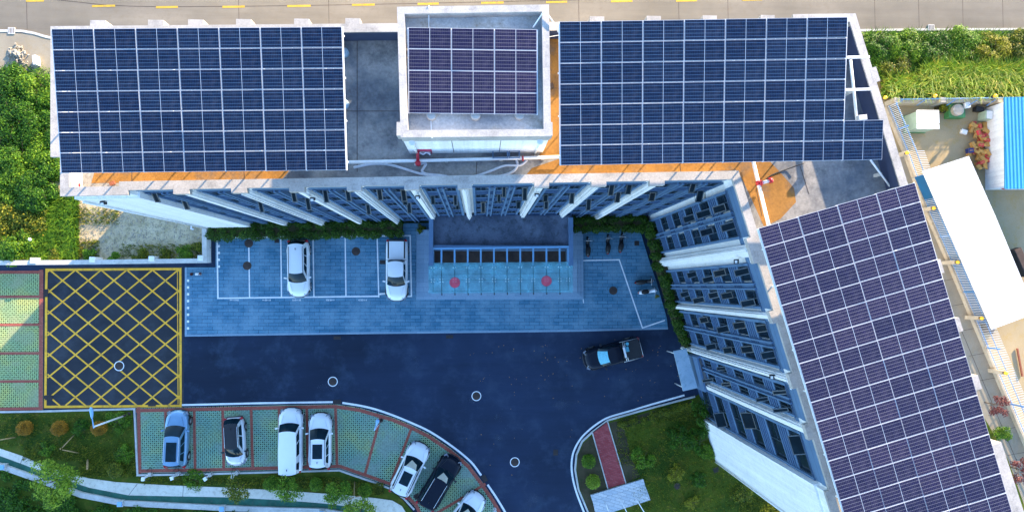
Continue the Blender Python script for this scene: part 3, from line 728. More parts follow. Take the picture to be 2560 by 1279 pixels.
# window parts: the 100 nearest the camera (largest in view) apart, the rest one part
def shows(wi):
    o, d, n, ww, hh, k = wi
    c = o+d*ww/2+Vector((0, 0, hh/2)); v = (Vector((0, 0, CAMH))-c); x, y = PX(c)
    vis = (0 < x < 2560 and 0 < y < 1279)
    return (-1 if not vis else v.normalized().dot(n)/v.length**2) * (1 if k > 0 else .3)
windows.sort(key=shows, reverse=True)
rest_f = MB(); rest_g = MB()
rng = random.Random(11)
for i, (o, d, n, ww, hh, k) in enumerate(windows):
    f = MB() if i < 100 else rest_f; g = MB() if i < 100 else rest_g
    o = o+n*.012; t = .07
    for a_, b_, c_ in ((0, 0, (ww, t)), (0, hh-t, (ww, t)), (0, t, (t, hh-2*t)), (ww-t, t, (t, hh-2*t)), (ww*.5-t/2, t, (t, hh-2*t))):
        f.obox(o+d*a_+Vector((0, 0, b_)), d*c_[0], n*.12, (0, 0, c_[1]))
    f.obox(o+d*t+Vector((0, 0, hh*.62)), d*(ww*.5-1.5*t), n*.10, (0, 0, .05))
    g.obox(o+d*t*.5+n*.01+Vector((0, 0, t*.5)), d*(ww-t), n*.03, (0, 0, hh-t))
    if i < 100:
        f.cur = 0; fo = f.build('window', M['window_frame'], B); g.build('pane', M['window_glass'], fo)
        if rng.random() < .62:      # top-hung sash pushed open
            s = MB(); side = rng.random() < .5
            oo = o+n*.12+d*(t if side else ww*.5)+Vector((0, 0, hh*(.98 if rng.random() < .6 else .62)))
            sw = ww*.46; sh = rng.uniform(.75, 1.0); ang = rng.uniform(.5, .95)
            dn = Vector((0, 0, -math.cos(ang)))+n*math.sin(ang); nn = dn.cross(d).normalized()
            for a_, b_, c_, e_ in ((0, 0, sw, .06), (0, sh-.06, sw, .06), (0, .06, .06, sh-.12), (sw-.06, .06, .06, sh-.12)):
                s.obox(oo+d*a_+dn*b_, d*c_, dn*e_, nn*.04)
            s.cur = 1; s.obox(oo+d*.03+dn*.03+nn*.015, d*(sw-.06), dn*(sh-.06), nn*.01)
            s.cur = 0; s.bar(oo+dn*sh+d*.03, oo-Vector((0, 0, sh*.9))-n*.1+d*.03, .02, .02)
            s.build('open_sash', [M['window_frame'], M['sash_glass']], fo)
rf = rest_f.build('window', M['window_frame'], B); rf['kind'] = 'stuff'; rest_g.build('pane', M['window_glass'], rf)
# downpipe on the end wall
p = onS(155)+sn*.08; q = P(480, 567, .2)
MB().tube([(p.x-.0, p.y, ZR-.7), (p.x, p.y, .1), (p.x-.3, p.y-.2, .05)], .06, 8).build('downpipe', M['steel_white'], B)
p = onW(1390)+wn*.1; MB().tube([(p.x, p.y, ZR-.6), (p.x, p.y, .3)], .06, 8).build('downpipe', M['steel_white'], B)
# ---- stair tower on the roof
ZT = 24.2; ZF = 23.6
tw = [P(*q, ZT) for q in ((994, 19), (1371, 13), (1376, 339), (1003, 342))]
tw = [Vector((p.x, p.y)) for p in tw]; tin = inset(tw, .34)
T = MB().prism(tw, ZR, ZF-.03).build('stair_tower', M['white_wall'], B)
MB().flat(inset(tw, .2), ZF).build('tower_roof', M['roof_pale'], T)
mb = MB(); ring(mb, inset(tw, -.03), tin, ZF-.35, ZT)
for q in ((1000, 322, .35, .7), (1373, 322, .35, .7), (1370, 150, .2, .7)):
    p = P(q[0], q[1], ZT); mb.box((p.x, p.y, ZT-.4), (q[2], q[3], .808))
mb.build('tower_parapet', M['parapet'], T)
mb = MB(); s0 = Vector((tw[3].x, tw[3].y, 0)); s1 = Vector((tw[2].x, tw[2].y, 0)); dd = s1-s0
for t_ in (.33, .67): q = s0+dd*t_; mb.box((q.x, q.y-.004, (ZR+ZF)/2), (.03, .02, ZF-ZR-.5))
mb.build('wall_joint', M['iron'], T)
for t_ in (.06, .94):
    q = s0+dd*t_; mb = MB(); mb.tube([(q.x, q.y-.12, ZF-.4), (q.x, q.y-.12, ZR+.15), (q.x, q.y-.25, ZR+.08)], .065, 8); mb.lathe((q.x, q.y-.12, ZF-.5), [(.09, 0), (.16, .18), (.16, .22)], 12)
    mb.build('downpipe', M['steel_white'], T)
# ---- porch: low concrete roof before the centre bays
ZPo = 4.3
pr = [P(1074, 520, ZPo), P(1431, 516, ZPo), P(1431, 617, ZPo), P(1074, 621, ZPo)]
pr = [Vector((p.x, p.y)) for p in pr]
yw = (onS(1250)-sn*(SB-.2)).y
pr[0].y = yw; pr[1].y = yw+.05
POR = MB().prism(pr, .4, ZPo-.55).build('porch', M['grey_rib'], B)
MB().flat(inset(pr, .1), ZPo-.5).build('porch_roof', M['porch_roof'], POR)
mb = MB()
for x in (1077.5, 1427.5):
    a = P(x, 560, ZPo); mb.obox((a.x-.17, P(x, 664, ZPo).y, .45), (.34, 0, 0), (0, yw-P(x, 664, ZPo).y-.25, 0), (0, 0, ZPo-.45))
a = P(1083, 616, ZPo); b = P(1422, 613, ZPo); mb.obox((a.x+.02, a.y-.1, ZPo-.75), (b.x-a.x-.04, 0, 0), (0, .22, 0), (0, 0, .6))
mb.build('porch_wall', M['grey_wall'], POR)
# dark entrance lobby floor/back visible between the beams
mb = MB(); a = P(1085, 618, 2.2); b = P(1420, 662, 2.2)
mb.obox((a.x, b.y, 2.0), (b.x-a.x, 0, 0), (0, a.y-b.y-.3, 0), (0, 0, .2)); mb.build('door_head', M['iron'], POR)
# steps
mb = MB()
for k, (l, r_, b_) in enumerate(((1041, 1458, 748), (1050, 1449, 741), (1059, 1441, 735))):
    a = P(l, b_, .12); c = P(r_, b_-3, .12); z = .14+.15*(k+1)
    mb.obox((a.x, a.y, .1), (c.x-a.x, 0, 0), (0, P(l, 575, .12).y-a.y, 0), (0, 0, z-.1))
mb.build('entrance_steps', M['steps'], POR)
# side porch on the wing
ZS = 4.0
q = [P(x, y, ZS) for x, y in ((1741, 893), (1768, 880), (1797, 968), (1763, 980))]
q = [Vector((v.x, v.y)) for v in q]
SP = MB().prism(q, 0, ZS-.35).build('side_porch', M['grey_wall'], B)
mb = MB(); ring(mb, q, inset(q, .16), ZS-.4, ZS); mb.build('porch_parapet', M['grey_wall'], SP)
MB().flat(inset(q, .1), ZS-.33).build('porch_roof', M['roof_pale'], SP)
# ---- entrance glass canopy (a steel and glass frame hung before the porch)
can = thing('entrance_canopy', 'blue glass entrance canopy on twelve steel beams with two red discs', 'canopy')
ZC = 4.1
bx = [1082, 1103.7, 1136.5, 1169.4, 1202, 1234.8, 1267.6, 1300.5, 1333, 1366, 1399, 1420]
for i, x in enumerate(bx):
    yy = 1.3*(x-1082)/340*-1
    mb = MB(); e = 728 if i in (0, 11) else 738
    mb.bar(P(x, 622+yy, ZC-.02), P(x, 664+yy, ZC-.02), .13, .2); mb.build('beam', M['steel_blue'], can)
    MB().bar(P(x, 664+yy, ZC-.04), P(x+1, e+yy*2, ZC-.04), .085, .1).build('glazing_bar', M['dark'], can)
mb = MB(); mb.bar(P(1080, 621.5, ZC), P(1422, 617, ZC), .16, .2); mb.build('header_beam', M['steel_blue'], can)
mb = MB()
for y in (685, 700, 727): mb.bar(P(1082, y+1, ZC-.06), P(1421, y-2.5, ZC-.05), .06, .06)
mb.build('cross_bar', M['dark'], can)
xs = [1071]+[x for x in bx[1:-1]]+[1432]
for i in range(len(xs)-1):
    a, b = xs[i]+.4, xs[i+1]-.4
    yo = -1.3*(i/11)
    pts = pp([(a, 660+yo), (b, 660+yo-.1), (b+.2, 733+2*yo), (a+.2, 733+2*yo)], ZC)
    MB().prism(pts, ZC+.04, ZC+.06, True).build('glass_panel', M['canopy_glass'], can)
mb = MB()
mb.prism(pp([(1071, 657), (1432, 654), (1432, 670), (1071, 673.5)], ZC), ZC+.075, ZC+.09, True); mb.build('glass_flashing', M['canopy_glass'], can)
for x, y in ((1137, 706), (1366, 702)):
    c = P(x, y, ZC); mb = MB()
    mb.lathe((c.x, c.y, ZC+.066), [(.42, 0), (.42, .006)], 28); mb.build('red_disc', M['sticker'], can)
mb = MB()
for i, x in enumerate(bx):
    for y in (669, 698, 704):
        for s_ in (-3.4, 3.4):
            c = P(x+s_, y-2*i/11, ZC); mb.lathe((c.x, c.y, ZC+.092 if y == 669 else ZC+.062), [(.034, 0), (.02, .02)], 8)
mb.build('spider_fitting', M['steel_white'], can)
# small side canopy
sc_ = thing('side_canopy', 'grey metal canopy slab over the wing side door', 'canopy')
q = pp([(1684, 877), (1716, 871), (1744, 969), (1708, 977)], 3.0)
MB().prism(q, 2.86, 3.0, True).build('slab', M['canopy_slab'], sc_)
mb = MB()
for a in ((1690, 884), (1711, 969), (1738, 966)):
    c = P(a[0], a[1], 2.8); mb.tube([(c.x, c.y, .05), (c.x, c.y, 2.86)], .05, 8)
mb.build('post', M['steel_white'], sc_)
mb = MB(); mb.bar(P(1735, 893, 3.1), P(1772, 878, 3.6), .08, .08); mb.bar(P(1728, 872, 3.05), P(1760, 885, 3.6), .08, .08); mb.build('tie_rod', M['steel_white'], sc_)
# ------------------------------------------------------------------ SOLAR ARRAYS
def panel_mesh():
    mb = MB(); L, Wd = 2.2, 1.09; t = .035
    mb.box((0, L*0, -.02), (L, Wd, .035)); me_m = 0
    return mb
PL, PW = 2.12, 1.06
pm = MB()
pm.box((0, 0, -.022), (PL, PW, .036))
pm.cur = 1
for s in (-1, 1):
    cx = s*(PL/4-.001); hx = PL/2-.016-.013
    pm.flat([(cx-hx/2, -PW/2+.02), (cx+hx/2, -PW/2+.02), (cx+hx/2, PW/2-.02), (cx-hx/2, PW/2-.02)], .0)
p_me = None
def array(label, corners, zt, zb, nc, nr, extra=None, legs=None, skip=None, cell='cell'):
    """corners px: TL, TR, BR, BL"""
    global p_me
    c = [P(*corners[0], zt), P(*corners[1], zt), P(*corners[2], zb), P(*corners[3], zb)]
    base = (c[0]+c[2])/2; root = thing('solar_array', label, 'solar array', (base.x, base.y, ZR), 0, 'solar arrays on the roof')
    ux = (c[1]-c[0]+c[2]-c[3]).normalized(); uy = (c[0]-c[3]+c[1]-c[2]); uy = (uy-ux*uy.dot(ux)).normalized(); uz = ux.cross(uy)
    rot = Matrix((ux, uy, uz)).transposed()
    colw = (c[1]-c[0]).length/nc; roww = (c[3]-c[0]).length/nr
    sxs, sys_ = (colw-.035)/PL, (roww-.016)/PW
    def bil(u, v): return c[0]*(1-u)*(1-v)+c[1]*u*(1-v)+c[2]*u*v+c[3]*(1-u)*v
    sxs, sys_ = (colw-.032)/PL, (roww-.016)/PW
    cells = [(i, j) for j in range(nr) for i in range(nc)]+(extra or [])
    cells = [q for q in cells if not (skip and skip(*q))]
    for i, j in cells:
        pos = bil((i+.5)/nc, (j+.5)/nr)-Vector(root.location)
        if p_me is None: p_me = {}
        if cell not in p_me:
            ob = pm.build('solar_panel', [M['alu'], M[cell]], root); p_me[cell] = ob.data
        else:
            ob = bpy.data.objects.new('solar_panel', p_me[cell]); COL.objects.link(ob); ob.parent = root
        dz = random.uniform(-.003, .003); tilt = Matrix.Rotation(random.gauss(0, .004), 4, 'X') @ Matrix.Rotation(random.gauss(0, .004), 4, 'Y')
        ob.matrix_local = Matrix.Translation(pos+Vector((0, 0, dz))) @ rot.to_4x4() @ tilt @ Matrix.Diagonal((sxs, sys_, 1, 1))
    mb = MB(); rl = Vector(root.location)
    for i in range(nc+1):
        a = bil(i/nc, -.0); b = bil(i/nc, 1.0); mb.bar(a-uz*.10-rl, b-uz*.10-rl, .07, .08)
    for i in range(nc):
        for f_ in (.25, .75):
            a = bil((i+f_)/nc, .002); b = bil((i+f_)/nc, .998); mb.bar(a-uz*.10-rl, b-uz*.10-rl, .04, .05)
    mb.build('rail', M['steel_white'], root)
    mb = MB()
    for v in (.06, .35, .65, .94):
        a = bil(-.005, v); b = bil(1.005, v); mb.bar(a-uz*.2-rl, b-uz*.2-rl, .08, .1)
    mb.build('purlin', M['steel_white'], root)
    for u in [k/(max(2, nc//2)) for k in range(max(2, nc//2)+1)]:
        for v in (.18, .5, .82):
            a = bil(min(.9, max(.1, u)), v)-uz*.25
            zlow = legs if legs is not None else ZR
            if a.z-zlow > .25:
                m2 = MB(); m2.tube([Vector((a.x, a.y, zlow))-rl, a-rl], .045, 8); m2.lathe((a.x-rl.x, a.y-rl.y, zlow-rl.z), [(.22, 0), (.22, .18)], 12); m2.build('leg', M['steel_white'], root)
    return root, bil
# choose slope so that each array is a true rectangle in plan
def solve(c, zt):
    w0 = (P(*c[1], zt)-P(*c[0], zt)).length; best = zt
    z = zt-2.5
    while z < zt+.5:
        w1 = (P(*c[2], z)-P(*c[3], z)).length
        if abs(w1-w0) < abs((P(*c[2], best)-P(*c[3], best)).length-w0): best = z
        z += .02
    return best
cl = [(128, 72.5), (855, 66.5), (866, 425.5), (153, 433)]
zl = solve(cl, 24.3)
array('long blue solar array of seven columns at the west end of the roof', cl, 24.3, zl, 7, 7)
cr = [(1398.5, 54.5), (2120, 42), (2107, 401.5), (1401, 413.5)]
zr_ = solve(cr, 24.3)
array('large blue solar array east of the stair tower with two extra panels at its corner', cr, 24.3, zr_, 7, 7, extra=[(7, 5), (7, 6)])
cm = [(1020, 68.5), (1343, 73.5), (1343, 286.5), (1022, 283)]
array('small solar array of twelve panels on the stair tower', cm, 24.15, 24.0, 3, 4, legs=ZF, cell='cell_purple_sheen')
NRW = 18
vw = Vector((.2995, 1.0)); rowpx = 48.55
cw_ = [(1895.5, 571), (2287, 455)]
cw_ += [(2287+.2945*rowpx*NRW, 455+rowpx*NRW), (1895.5+.302*rowpx*NRW, 571+rowpx*NRW)]
print('arrays z', zl, zr_)
array('long solar array of four columns running down the angled wing', cw_, 23.7, 23.5, 4, NRW, cell='cell_purple_sheen')
# ------------------------------------------------------------------ ROOF FITTINGS (things)
def rp(x, y, h=.0): return P(x, y, ZR+h)
def pipe(label, pts, r, mat='steel_white', name='roof_pipe', cat='pipe', group=None, flanges=()):
    t = thing(name, label, cat, (0, 0, 0), 0, group)
    MB().tube(pts, r, 10).build('pipe', M[mat], t)
    for a in flanges: MB().tube([a[0], a[1]], r*1.5, 10).build('coupling', M['red_paint'], t)
    mb = MB()
    L = len(pts)
    for i in range(L-1):
        a, b = Vector(pts[i]), Vector(pts[i+1]); n_ = int((b-a).length/2.2)
        for k in range(n_):
            c = a+(b-a)*(k+.5)/n_; mb.box((c.x, c.y, (ZR+c.z)/2-.02), (.18, .18, max(.04, c.z-ZR-.02)))
    if mb.v: mb.build('support', M['kerb'], t)
    return t
pipe('long white fire pipe across the roof below the stair tower', [rp(800, 407, .35), rp(1030, 402, .35), rp(1200, 398, .35), rp(1410, 392, .35)], .10, flanges=[(rp(1043, 402.3, .35), rp(1048, 402, .35)), (rp(1305, 396, .35), rp(1309, 395.8, .35))])
pipe('white roof pipe with red valve running to the wing array', [rp(1882, 400, .35), rp(1896, 458, .35), rp(1912, 525, .35), rp(1926, 580, .35)], .11, flanges=[(rp(1895, 452, .35), rp(1898, 462, .35)), (rp(1900, 458, .4), rp(1906, 457, .45)), (rp(1922, 452, .5), rp(1930, 450, .5))])
pipe('short white branch pipe standing off the red valve', [rp(1904, 457, .42), rp(1932, 450, .5)], .10)
pipe('short white pipe with red cap in the southwest roof corner', [rp(195, 425, .3), rp(194, 462, .3)], .10, flanges=[(rp(194, 459, .3), rp(194, 466, .3))])
pipe('white steel tube slanting down beside the east parapet', [rp(2126, 150, 1.2), rp(2142, 300, 1.2)], .08)
pipe('thin pale pipe edged red leaning to the parapet corner', [rp(2176, 400, .9), rp(2228, 470, .3)], .055)
for i, (a, b, lb) in enumerate((((2116, 144), (2172, 143), 'upper white steel outrigger bar reaching the east parapet'), ((2112, 225), (2185, 223), 'lower white steel outrigger bar reaching the east parapet'))):
    mb = MB(); mb.bar(P(*a, ZP+2.4), P(*b, ZP+1.9), .12, .12); tag(mb.build('outrigger_bar', M['steel_white']), lb, 'steel bar', 'outrigger bars of the east array')
tag(MB().tube([P(1386, 60, 24.3), P(1362, 25, 24.35), P(1332, 70, 24.0)], .04, 6).build('conduit', M['steel_white']), 'thin white conduit crossing the stair tower corner', 'conduit')
tag(MB().tube([P(1365, 60, 21.6), P(1400, 64, 22.6)], .05, 6).build('conduit', M['steel_white']), 'white conduit bridging the gap from stair tower to array', 'conduit')
tag(MB().tube([P(1370, 93, 21.3), P(1400, 88, 22.0)], .02, 6).build('cable', M['steel_white']), 'thin white cable sagging beside the stair tower', 'cable')
tag(MB().tube(densify([rp(1895, 470, .05), rp(1925, 440, .05), rp(1965, 424, .05), rp(2010, 408, .3)]), .03, 6).build('cable', M['dark']), 'dark cable looping over the roof by the red valve', 'cable')
tag(MB().tube([P(1072, 14, 24.25), P(1072, 60, ZF+.1), P(1078, 330, ZF+.06), P(1080, 345, 24.2)], .03, 6).build('lightning_wire', M['steel_white']), 'pale wire laid along the stair tower roof', 'wire')
# hoses
def hose(label, pts):
    tag(MB().tube(densify([rp(x, y, .05) for x, y in pts], 5), .075, 8).build('hose', M['hose']), label, 'hose', 'loose canvas hoses on the roof')
hose('long grey canvas hose snaking under the white fire pipe', [(884, 419), (915, 412), (945, 409.5), (975, 412), (1010, 422), (1050, 434), (1085, 440), (1120, 442), (1160, 441), (1190, 440), (1225, 428), (1262, 414), (1300, 413), (1318, 400)])
hose('grey hose folded back from the red hydrant cabinet', [(1036, 412), (1064, 408), (1059, 420), (1055, 428), (1066, 435), (1100, 438), (1130, 443), (1190, 446)])
hose('thin grey hose hanging from the steel rack', [(1291, 400), (1294, 411), (1288, 424), (1272, 434), (1245, 441), (1215, 445)])
# hydrant cabinet
c = rp(1065, 379, .0); t = thing('hydrant_cabinet', 'crimson fire hydrant cabinet against the stair tower wall', 'fire cabinet', (c.x, c.y, ZR))
MB().box((0, 0, .95), (.80, .3, .5)).build('cabinet', M['pink_red'], t, bevel=.02)
m_ = MB()
for x in (-.33, .33): m_.box((x, 0, .35), (.06, .25, .7))
m_.build('leg', M['pink_red'], t)
MB().tube([(-.4, -.2, .9), (-.42, -.45, .6), (-.42, -.75, .35)], .09, 8).lathe((-.42, -.75, .2), [(.16, 0), (.16, .3), (.08, .34)], 12).build('valve', M['red_paint'], t)
MB().tube(densify([(-.3, -.2, .8), (-.1, -.3, .75), (.1, -.2, .8), (.3, -.32, .7)]), .04, 6).build('hose_reel', M['hose'], t)
# steel racks
for x0, x1, lb in ((1232, 1268, 'low blue-grey steel rack left of the hose coil'), (1272, 1297, 'deeper blue-grey steel rack beside the hose coil')):
    a = rp(x0, 392, .0); b = rp(x1, 386, 0); t = thing('steel_rack', lb, 'rack', (a.x, a.y, ZR), 0, 'steel racks by the stair tower'); W_ = b.x-a.x; m_ = MB()
    for z in (.1, .55):
        for p1, p2 in (((0, -.15), (W_, -.15)), ((0, .25), (W_, .25)), ((0, -.15), (0, .25)), ((W_, -.15), (W_, .25))): m_.bar((p1[0], p1[1], z), (p2[0], p2[1], z), .05, .05)
    m_.build('frame', M['grey_wall'], t); m_ = MB()
    for x in (0, W_):
        for y in (-.15, .25): m_.box((x, y, .28), (.05, .05, .56))
    m_.build('leg', M['grey_wall'], t)
for (x, y, lb) in ((281, 458, 'reddish brick left on the roof under the west array'),):
    c = rp(x, y, .08); tag(MB().box(c, (.28, .2, .16), .4).build('brick', M['rust'], bevel=.01), lb, 'brick')
c = rp(1378, 215, .1); tag(MB().box(c, (.22, .3, .2), .2).build('brick', M['iron'], bevel=.01), 'dark broken brick on the roof beside the stair tower', 'brick')
for x, y, lb in ((862, 134, 'round white roof footing peeking from under the west array near the road'), (862, 262, 'lower round white roof footing under the edge of the west array')):
    c = rp(x, y); tag(MB().lathe(c, [(.26, 0), (.26, .25), (.2, .3)], 18).build('concrete_footing', M['canopy_slab']), lb, 'footing', 'round footings by the west array')
for i, (x, y) in enumerate(((1079, 290), (1189, 290), (1299, 289))):
    c = P(x, y, ZF); tag(MB().lathe(c, [(.26, 0), (.26, .2), (.2, .24)], 18).build('concrete_footing', M['kerb']), ('left', 'middle', 'right')[i]+' round footing below the stair tower array', 'footing', 'footings on the stair tower')
mb = MB(); a = P(2154, 295, ZP+.1); mb.box(a, (.5, .3, .3), .1); tag(mb.build('junction_box', M['alu'], bevel=.02), 'white junction box above the two extra panels', 'box')
# ------------------------------------------------------------------ WALLS, FENCES
def wallthing(name, label, cat, pts, w_, z0, z1, mat, posts=(), pw=.4, pz=.2, pm_=None):
    t = thing(name, label, cat); MB().ribbon(pts, w_, z0, z1).build('wall', M[mat], t)
    MB().ribbon(pts, w_+.1, z1, z1+.07).build('coping', M['kerb'], t)
    for q in posts: MB().box((q.x, q.y, (z0+z1+pz)/2), (pw, pw, z1+pz-z0+.15)).build('pier', M[pm_ or mat], t, bevel=.01)
    return t
wallthing('boundary_wall', 'low white boundary wall between the gravel strip and the yellow box', 'wall', pp([(-300, 664), (0, 658), (250, 656), (524, 652.5), (523, 572)]), .28, -.2, 1.0, 'white_wall', [P(x, y) for x, y in ((105, 652), (250, 650), (395, 648), (515, 646))], .45, .12)
rw = thing('retaining_wall', 'grey concrete retaining wall with square post caps along the footpath', 'wall')
wl_ = [q for q in wbot]
MB().ribbon(pp(off(wbot, 0, 7)), .42, -.2, .32).build('wall', M['kerb'], rw)
for x, y in ((15, 1163), (307, 1254), (560, 1266), (808, 1277)):
    c = P(x, y); mb = MB(); mb.box((c.x, c.y, .1), (.48, .48, .75)); mb.cur = 1; mb.box((c.x, c.y, .53), (.36, .36, .12)); mb.build('post', [M['kerb'], M['lamp_blue']], rw, bevel=.015)
# east yard north wall
nwall = thing('yard_wall', 'beige yard wall with wire strands below the tall grass', 'wall')
MB().ribbon(pp([(2216, 262), (2330, 260), (2505, 258)]), .32, -.1, 1.1).build('wall', M['beige_wall'], nwall)
mb = MB()
for h in (1.25, 1.4, 1.55): mb.tube([P(2216, 262, 0)+Vector((0, .1, h)), P(2505, 258, 0)+Vector((0, .1, h))], .02, 5)
mb.build('wire', M['steel_blue'], nwall)
for x in (2240, 2295, 2370, 2425, 2470):
    c = P(x, 261, 1.2); MB().bar(c+Vector((-.1, -.1, -.05)), c+Vector((.35, .3, .5)), .05, .05).build('wire_bracket', M['rail_blue'], nwall)
for x in (2218, 2330, 2470):
    c = P(x, 261); MB().box((c.x, c.y, .7), (.5, .45, 1.6)).build('pier', M['beige_wall'], nwall, bevel=.02)
def globe(px, py, z, label):
    c = P(px, py, z); t = thing('globe_lamp', label, 'lamp', (c.x, c.y, z-.25), 0, 'amber globe lamps on the yard walls')
    mb = MB(); mb.smooth = True; pr_ = [(.17*math.sin(a*math.pi/10), .25-.17*math.cos(a*math.pi/10)) for a in range(0, 11)]; pr_[0] = (.01, .08); pr_[-1] = (.01, .42)
    mb.lathe((0, 0, 0), pr_, 16); mb.build('globe', M['lamp_yellow'], t); MB().lathe((0, 0, 0), [(.10, -.1), (.08, .1)], 12).build('base', M['iron'], t)
globe(2213, 244, 1.9, 'amber globe lamp at the parapet corner of the yard wall')
globe(2338, 240, 1.9, 'amber globe lamp mid yard wall above the green tank')
globe(2488, 240, 1.9, 'amber globe lamp on the yard wall beside the blue roof')
ef = thing('yard_fence', 'white and blue railing on a low wall between walkway and sheds', 'fence')
fp = [P(x, y) for x, y in ((2213, 268), (2262, 385), (2312, 525), (2372, 660), (2430, 798), (2488, 936), (2548, 1078), (2600, 1200))]
MB().ribbon(fp, .35, -.1, .45).build('wall', M['beige_wall'], ef)
mb = MB(); mc = MB()
for i in range(len(fp)-1):
    a, b = fp[i], fp[i+1]; L = (b-a).length; n_ = int(L/.16)
    for k in range(n_):
        c = a+(b-a)*(k+.5)/n_; mb.bar((c.x, c.y, .45), (c.x, c.y, 1.75), .035, .035)
        if i: mb.bar((c.x, c.y, 1.72), (c.x+.42, c.y-.05, 2.05), .035, .035)
    for z in (.6, 1.6): mc.bar((a.x, a.y, z), (b.x, b.y, z), .05, .05)
    c = (a+b)/2; mc.bar((c.x, c.y, .4), (c.x, c.y, 1.9), .1, .1)
mb.build('bar', M['steel_white'], ef)['kind'] = 'stuff'; mc.build('rail', M['rail_blue'], ef)
for i, (x, y) in enumerate(((2268, 382), (2335, 520), (2395, 655), (2455, 795), (2515, 932))):
    q = P(x, y, 1.9); b_ = Vector((q.x, q.y, 0))
    MB().box((b_.x, b_.y, .85), (.34, .34, 1.7)).build('pier', M['beige_wall'], ef, bevel=.02)
    globe(x, y, 2.0, 'amber globe lamp on the railing pier '+('nearest the pipe bend', 'beside the north end of the white roof', 'beside the middle of the white roof', 'at the south end of the white roof', 'farthest south on the railing')[i])
lad = [P(x, y, 1.5) for x, y in ((2238, 355), (2262, 398))]
# sheds
def prismthing(name, label, cat, roof_px, z, wallmat, roofmat, over=.15, zslope=0):
    t = thing(name, label, cat); q = [P(x, y, z) for x, y in roof_px]; q2 = [Vector((v.x, v.y)) for v in q]
    MB().prism(inset(q2, over), -.05, z-.12).build('wall', M[wallmat], t)
    MB().prism(q2, z-.12, z, True).build('roof', M[roofmat], t)
    return t
prismthing('storage_shed', 'long shed with bright white corrugated roof and blue walls', 'shed', [(2307, 428), (2422, 390), (2488, 538), (2600, 812), (2600, 775), (2480, 823)][:3]+[(2590, 782), (2480, 823)], 2.3, 'shed_blue', 'white_sheet', .35)
prismthing('blue_shed', 'shed with turquoise blue corrugated roof at the yard edge', 'shed', [(2511, 243), (2900, 238), (2900, 470), (2513, 472)], 2.7, 'white_wall', 'blue_sheet', .3)
# cabinet
c = P(2300, 312, 0); t = thing('transformer_cabinet', 'white lidded pale green transformer cabinet standing in the yard', 'cabinet', (c.x-.6, c.y, 0))
MB().box((0, 0, .95), (1.85, 1.45, 1.9)).build('body', M['cab_green'], t, bevel=.02)
MB().box((.0, 0, .06), (1.95, 1.55, .22)).build('plinth', M['cab_dkgreen'], t)
mb = MB(); mb.box((0, .22, 1.96), (2.0, 1.15, .1)); mb.box((0, -.62, 1.95), (2.0, .45, .08)); mb.build('lid', M['steel_white'], t, bevel=.015)
mb = MB()
for x in (-.55, .5): mb.lathe((x, .1, 2.01), [(.05, 0), (.05, .05)], 10)
mb.build('lifting_eye', M['rust'], t)
# tank + planter + crates
c = P(2394, 275, .9); t = thing('round_tank', 'round concrete tank lid on a green frame by the yard wall', 'tank', (c.x, c.y, 0))
MB().box((.1, 0, .35), (1.5, 1.25, .7)).build('frame', M['cab_dkgreen'], t, bevel=.02); MB().lathe((0, 0, 0), [(.52, .6), (.52, 1.0), (.48, 1.03)], 28).build('lid', M['beige_wall'], t)
c = P(2416, 264, .9); tag(MB().box((c.x, c.y, .95), (.5, .5, .3), .15).build('white_bin', M['box_white'], bevel=.03), 'white square bin on the tank frame', 'bin')
c = P(2355, 273, .1); t = thing('planter_bed', 'brown planter bed of yellow-green shrubs beside the tank', 'planter', (c.x, c.y, 0))
MB().box((0, 0, .15), (1.3, .7, .3)).build('box', M['soil'], t)
ob = bpy.data.objects.new('foliage', leafmesh('foliage', LEAF['yellow'], [(-.2, 0, .5), (.3, -.05, .5), (.55, -.3, .4)], [.35, .3, .25], 700, .12, 5)); COL.objects.link(ob); ob.parent = t
c = P(2445, 274, .2); tag(MB().box((c.x, c.y, .25), (.75, .42, .5), -.08).build('dark_crate', M['dark'], bevel=.02), 'dark flat crate near the yard wall', 'crate')
c = P(2458, 292, .3); t = thing('metal_locker', 'small pale metal locker beside the blue roofed shed', 'locker', (c.x, c.y, 0), -.1)
MB().box((0, 0, .5), (.6, .75, 1.0)).build('body', M['cab_green'], t, bevel=.02); MB().box((.05, 0, 1.02), (.5, .7, .05)).build('top', M['box_white'], t)
c = P(2472, 297, .2); tag(MB().lathe((c.x, c.y, 0), [(.2, 0), (.17, .5), (.2, .52)], 16).build('rusty_drum', M['cardboard']), 'small rusty drum next to the pale locker', 'drum')
c = P(2497, 463, .3); t = thing('red_umbrella', 'red round umbrella half hidden under the blue roof', 'umbrella', (c.x, c.y, 0))
MB().lathe((0, 0, 0), [(.48, .9), (.35, 1.1), (.02, 1.25)], 16).build('canopy', M['red_paint'], t); MB().tube([(0, 0, 0), (0, 0, 1.2)], .03, 6).build('pole', M['steel_white'], t)
c = P(2472, 818, .5); t = thing('outdoor_fan_unit', 'dark outdoor fan unit at the corner of the white shed', 'fan unit', (c.x, c.y, 0), -.45)
MB().box((0, 0, .45), (.6, .95, .9)).build('housing', M['iron'], t, bevel=.03); MB().lathe((0, .0, .9), [(.26, 0), (.26, .03)], 18).build('fan_grille', M['dark'], t)
c = P(2548, 655, .6); t = thing('parked_trolley', 'dark covered trolley beside the white roof shed', 'trolley', (c.x+.2, c.y, 0), .42)
MB().box((0, 0, .55), (.7, 2.6, .7)).build('body', M['iron'], t, bevel=.05)
m_ = MB()
for x in (-.3, .3):
    for y in (-1, 1): m_.tube([(x-.05, y, .2), (x+.05, y, .2)], .2, 12)
m_.build('wheel', M['rubber'], t)
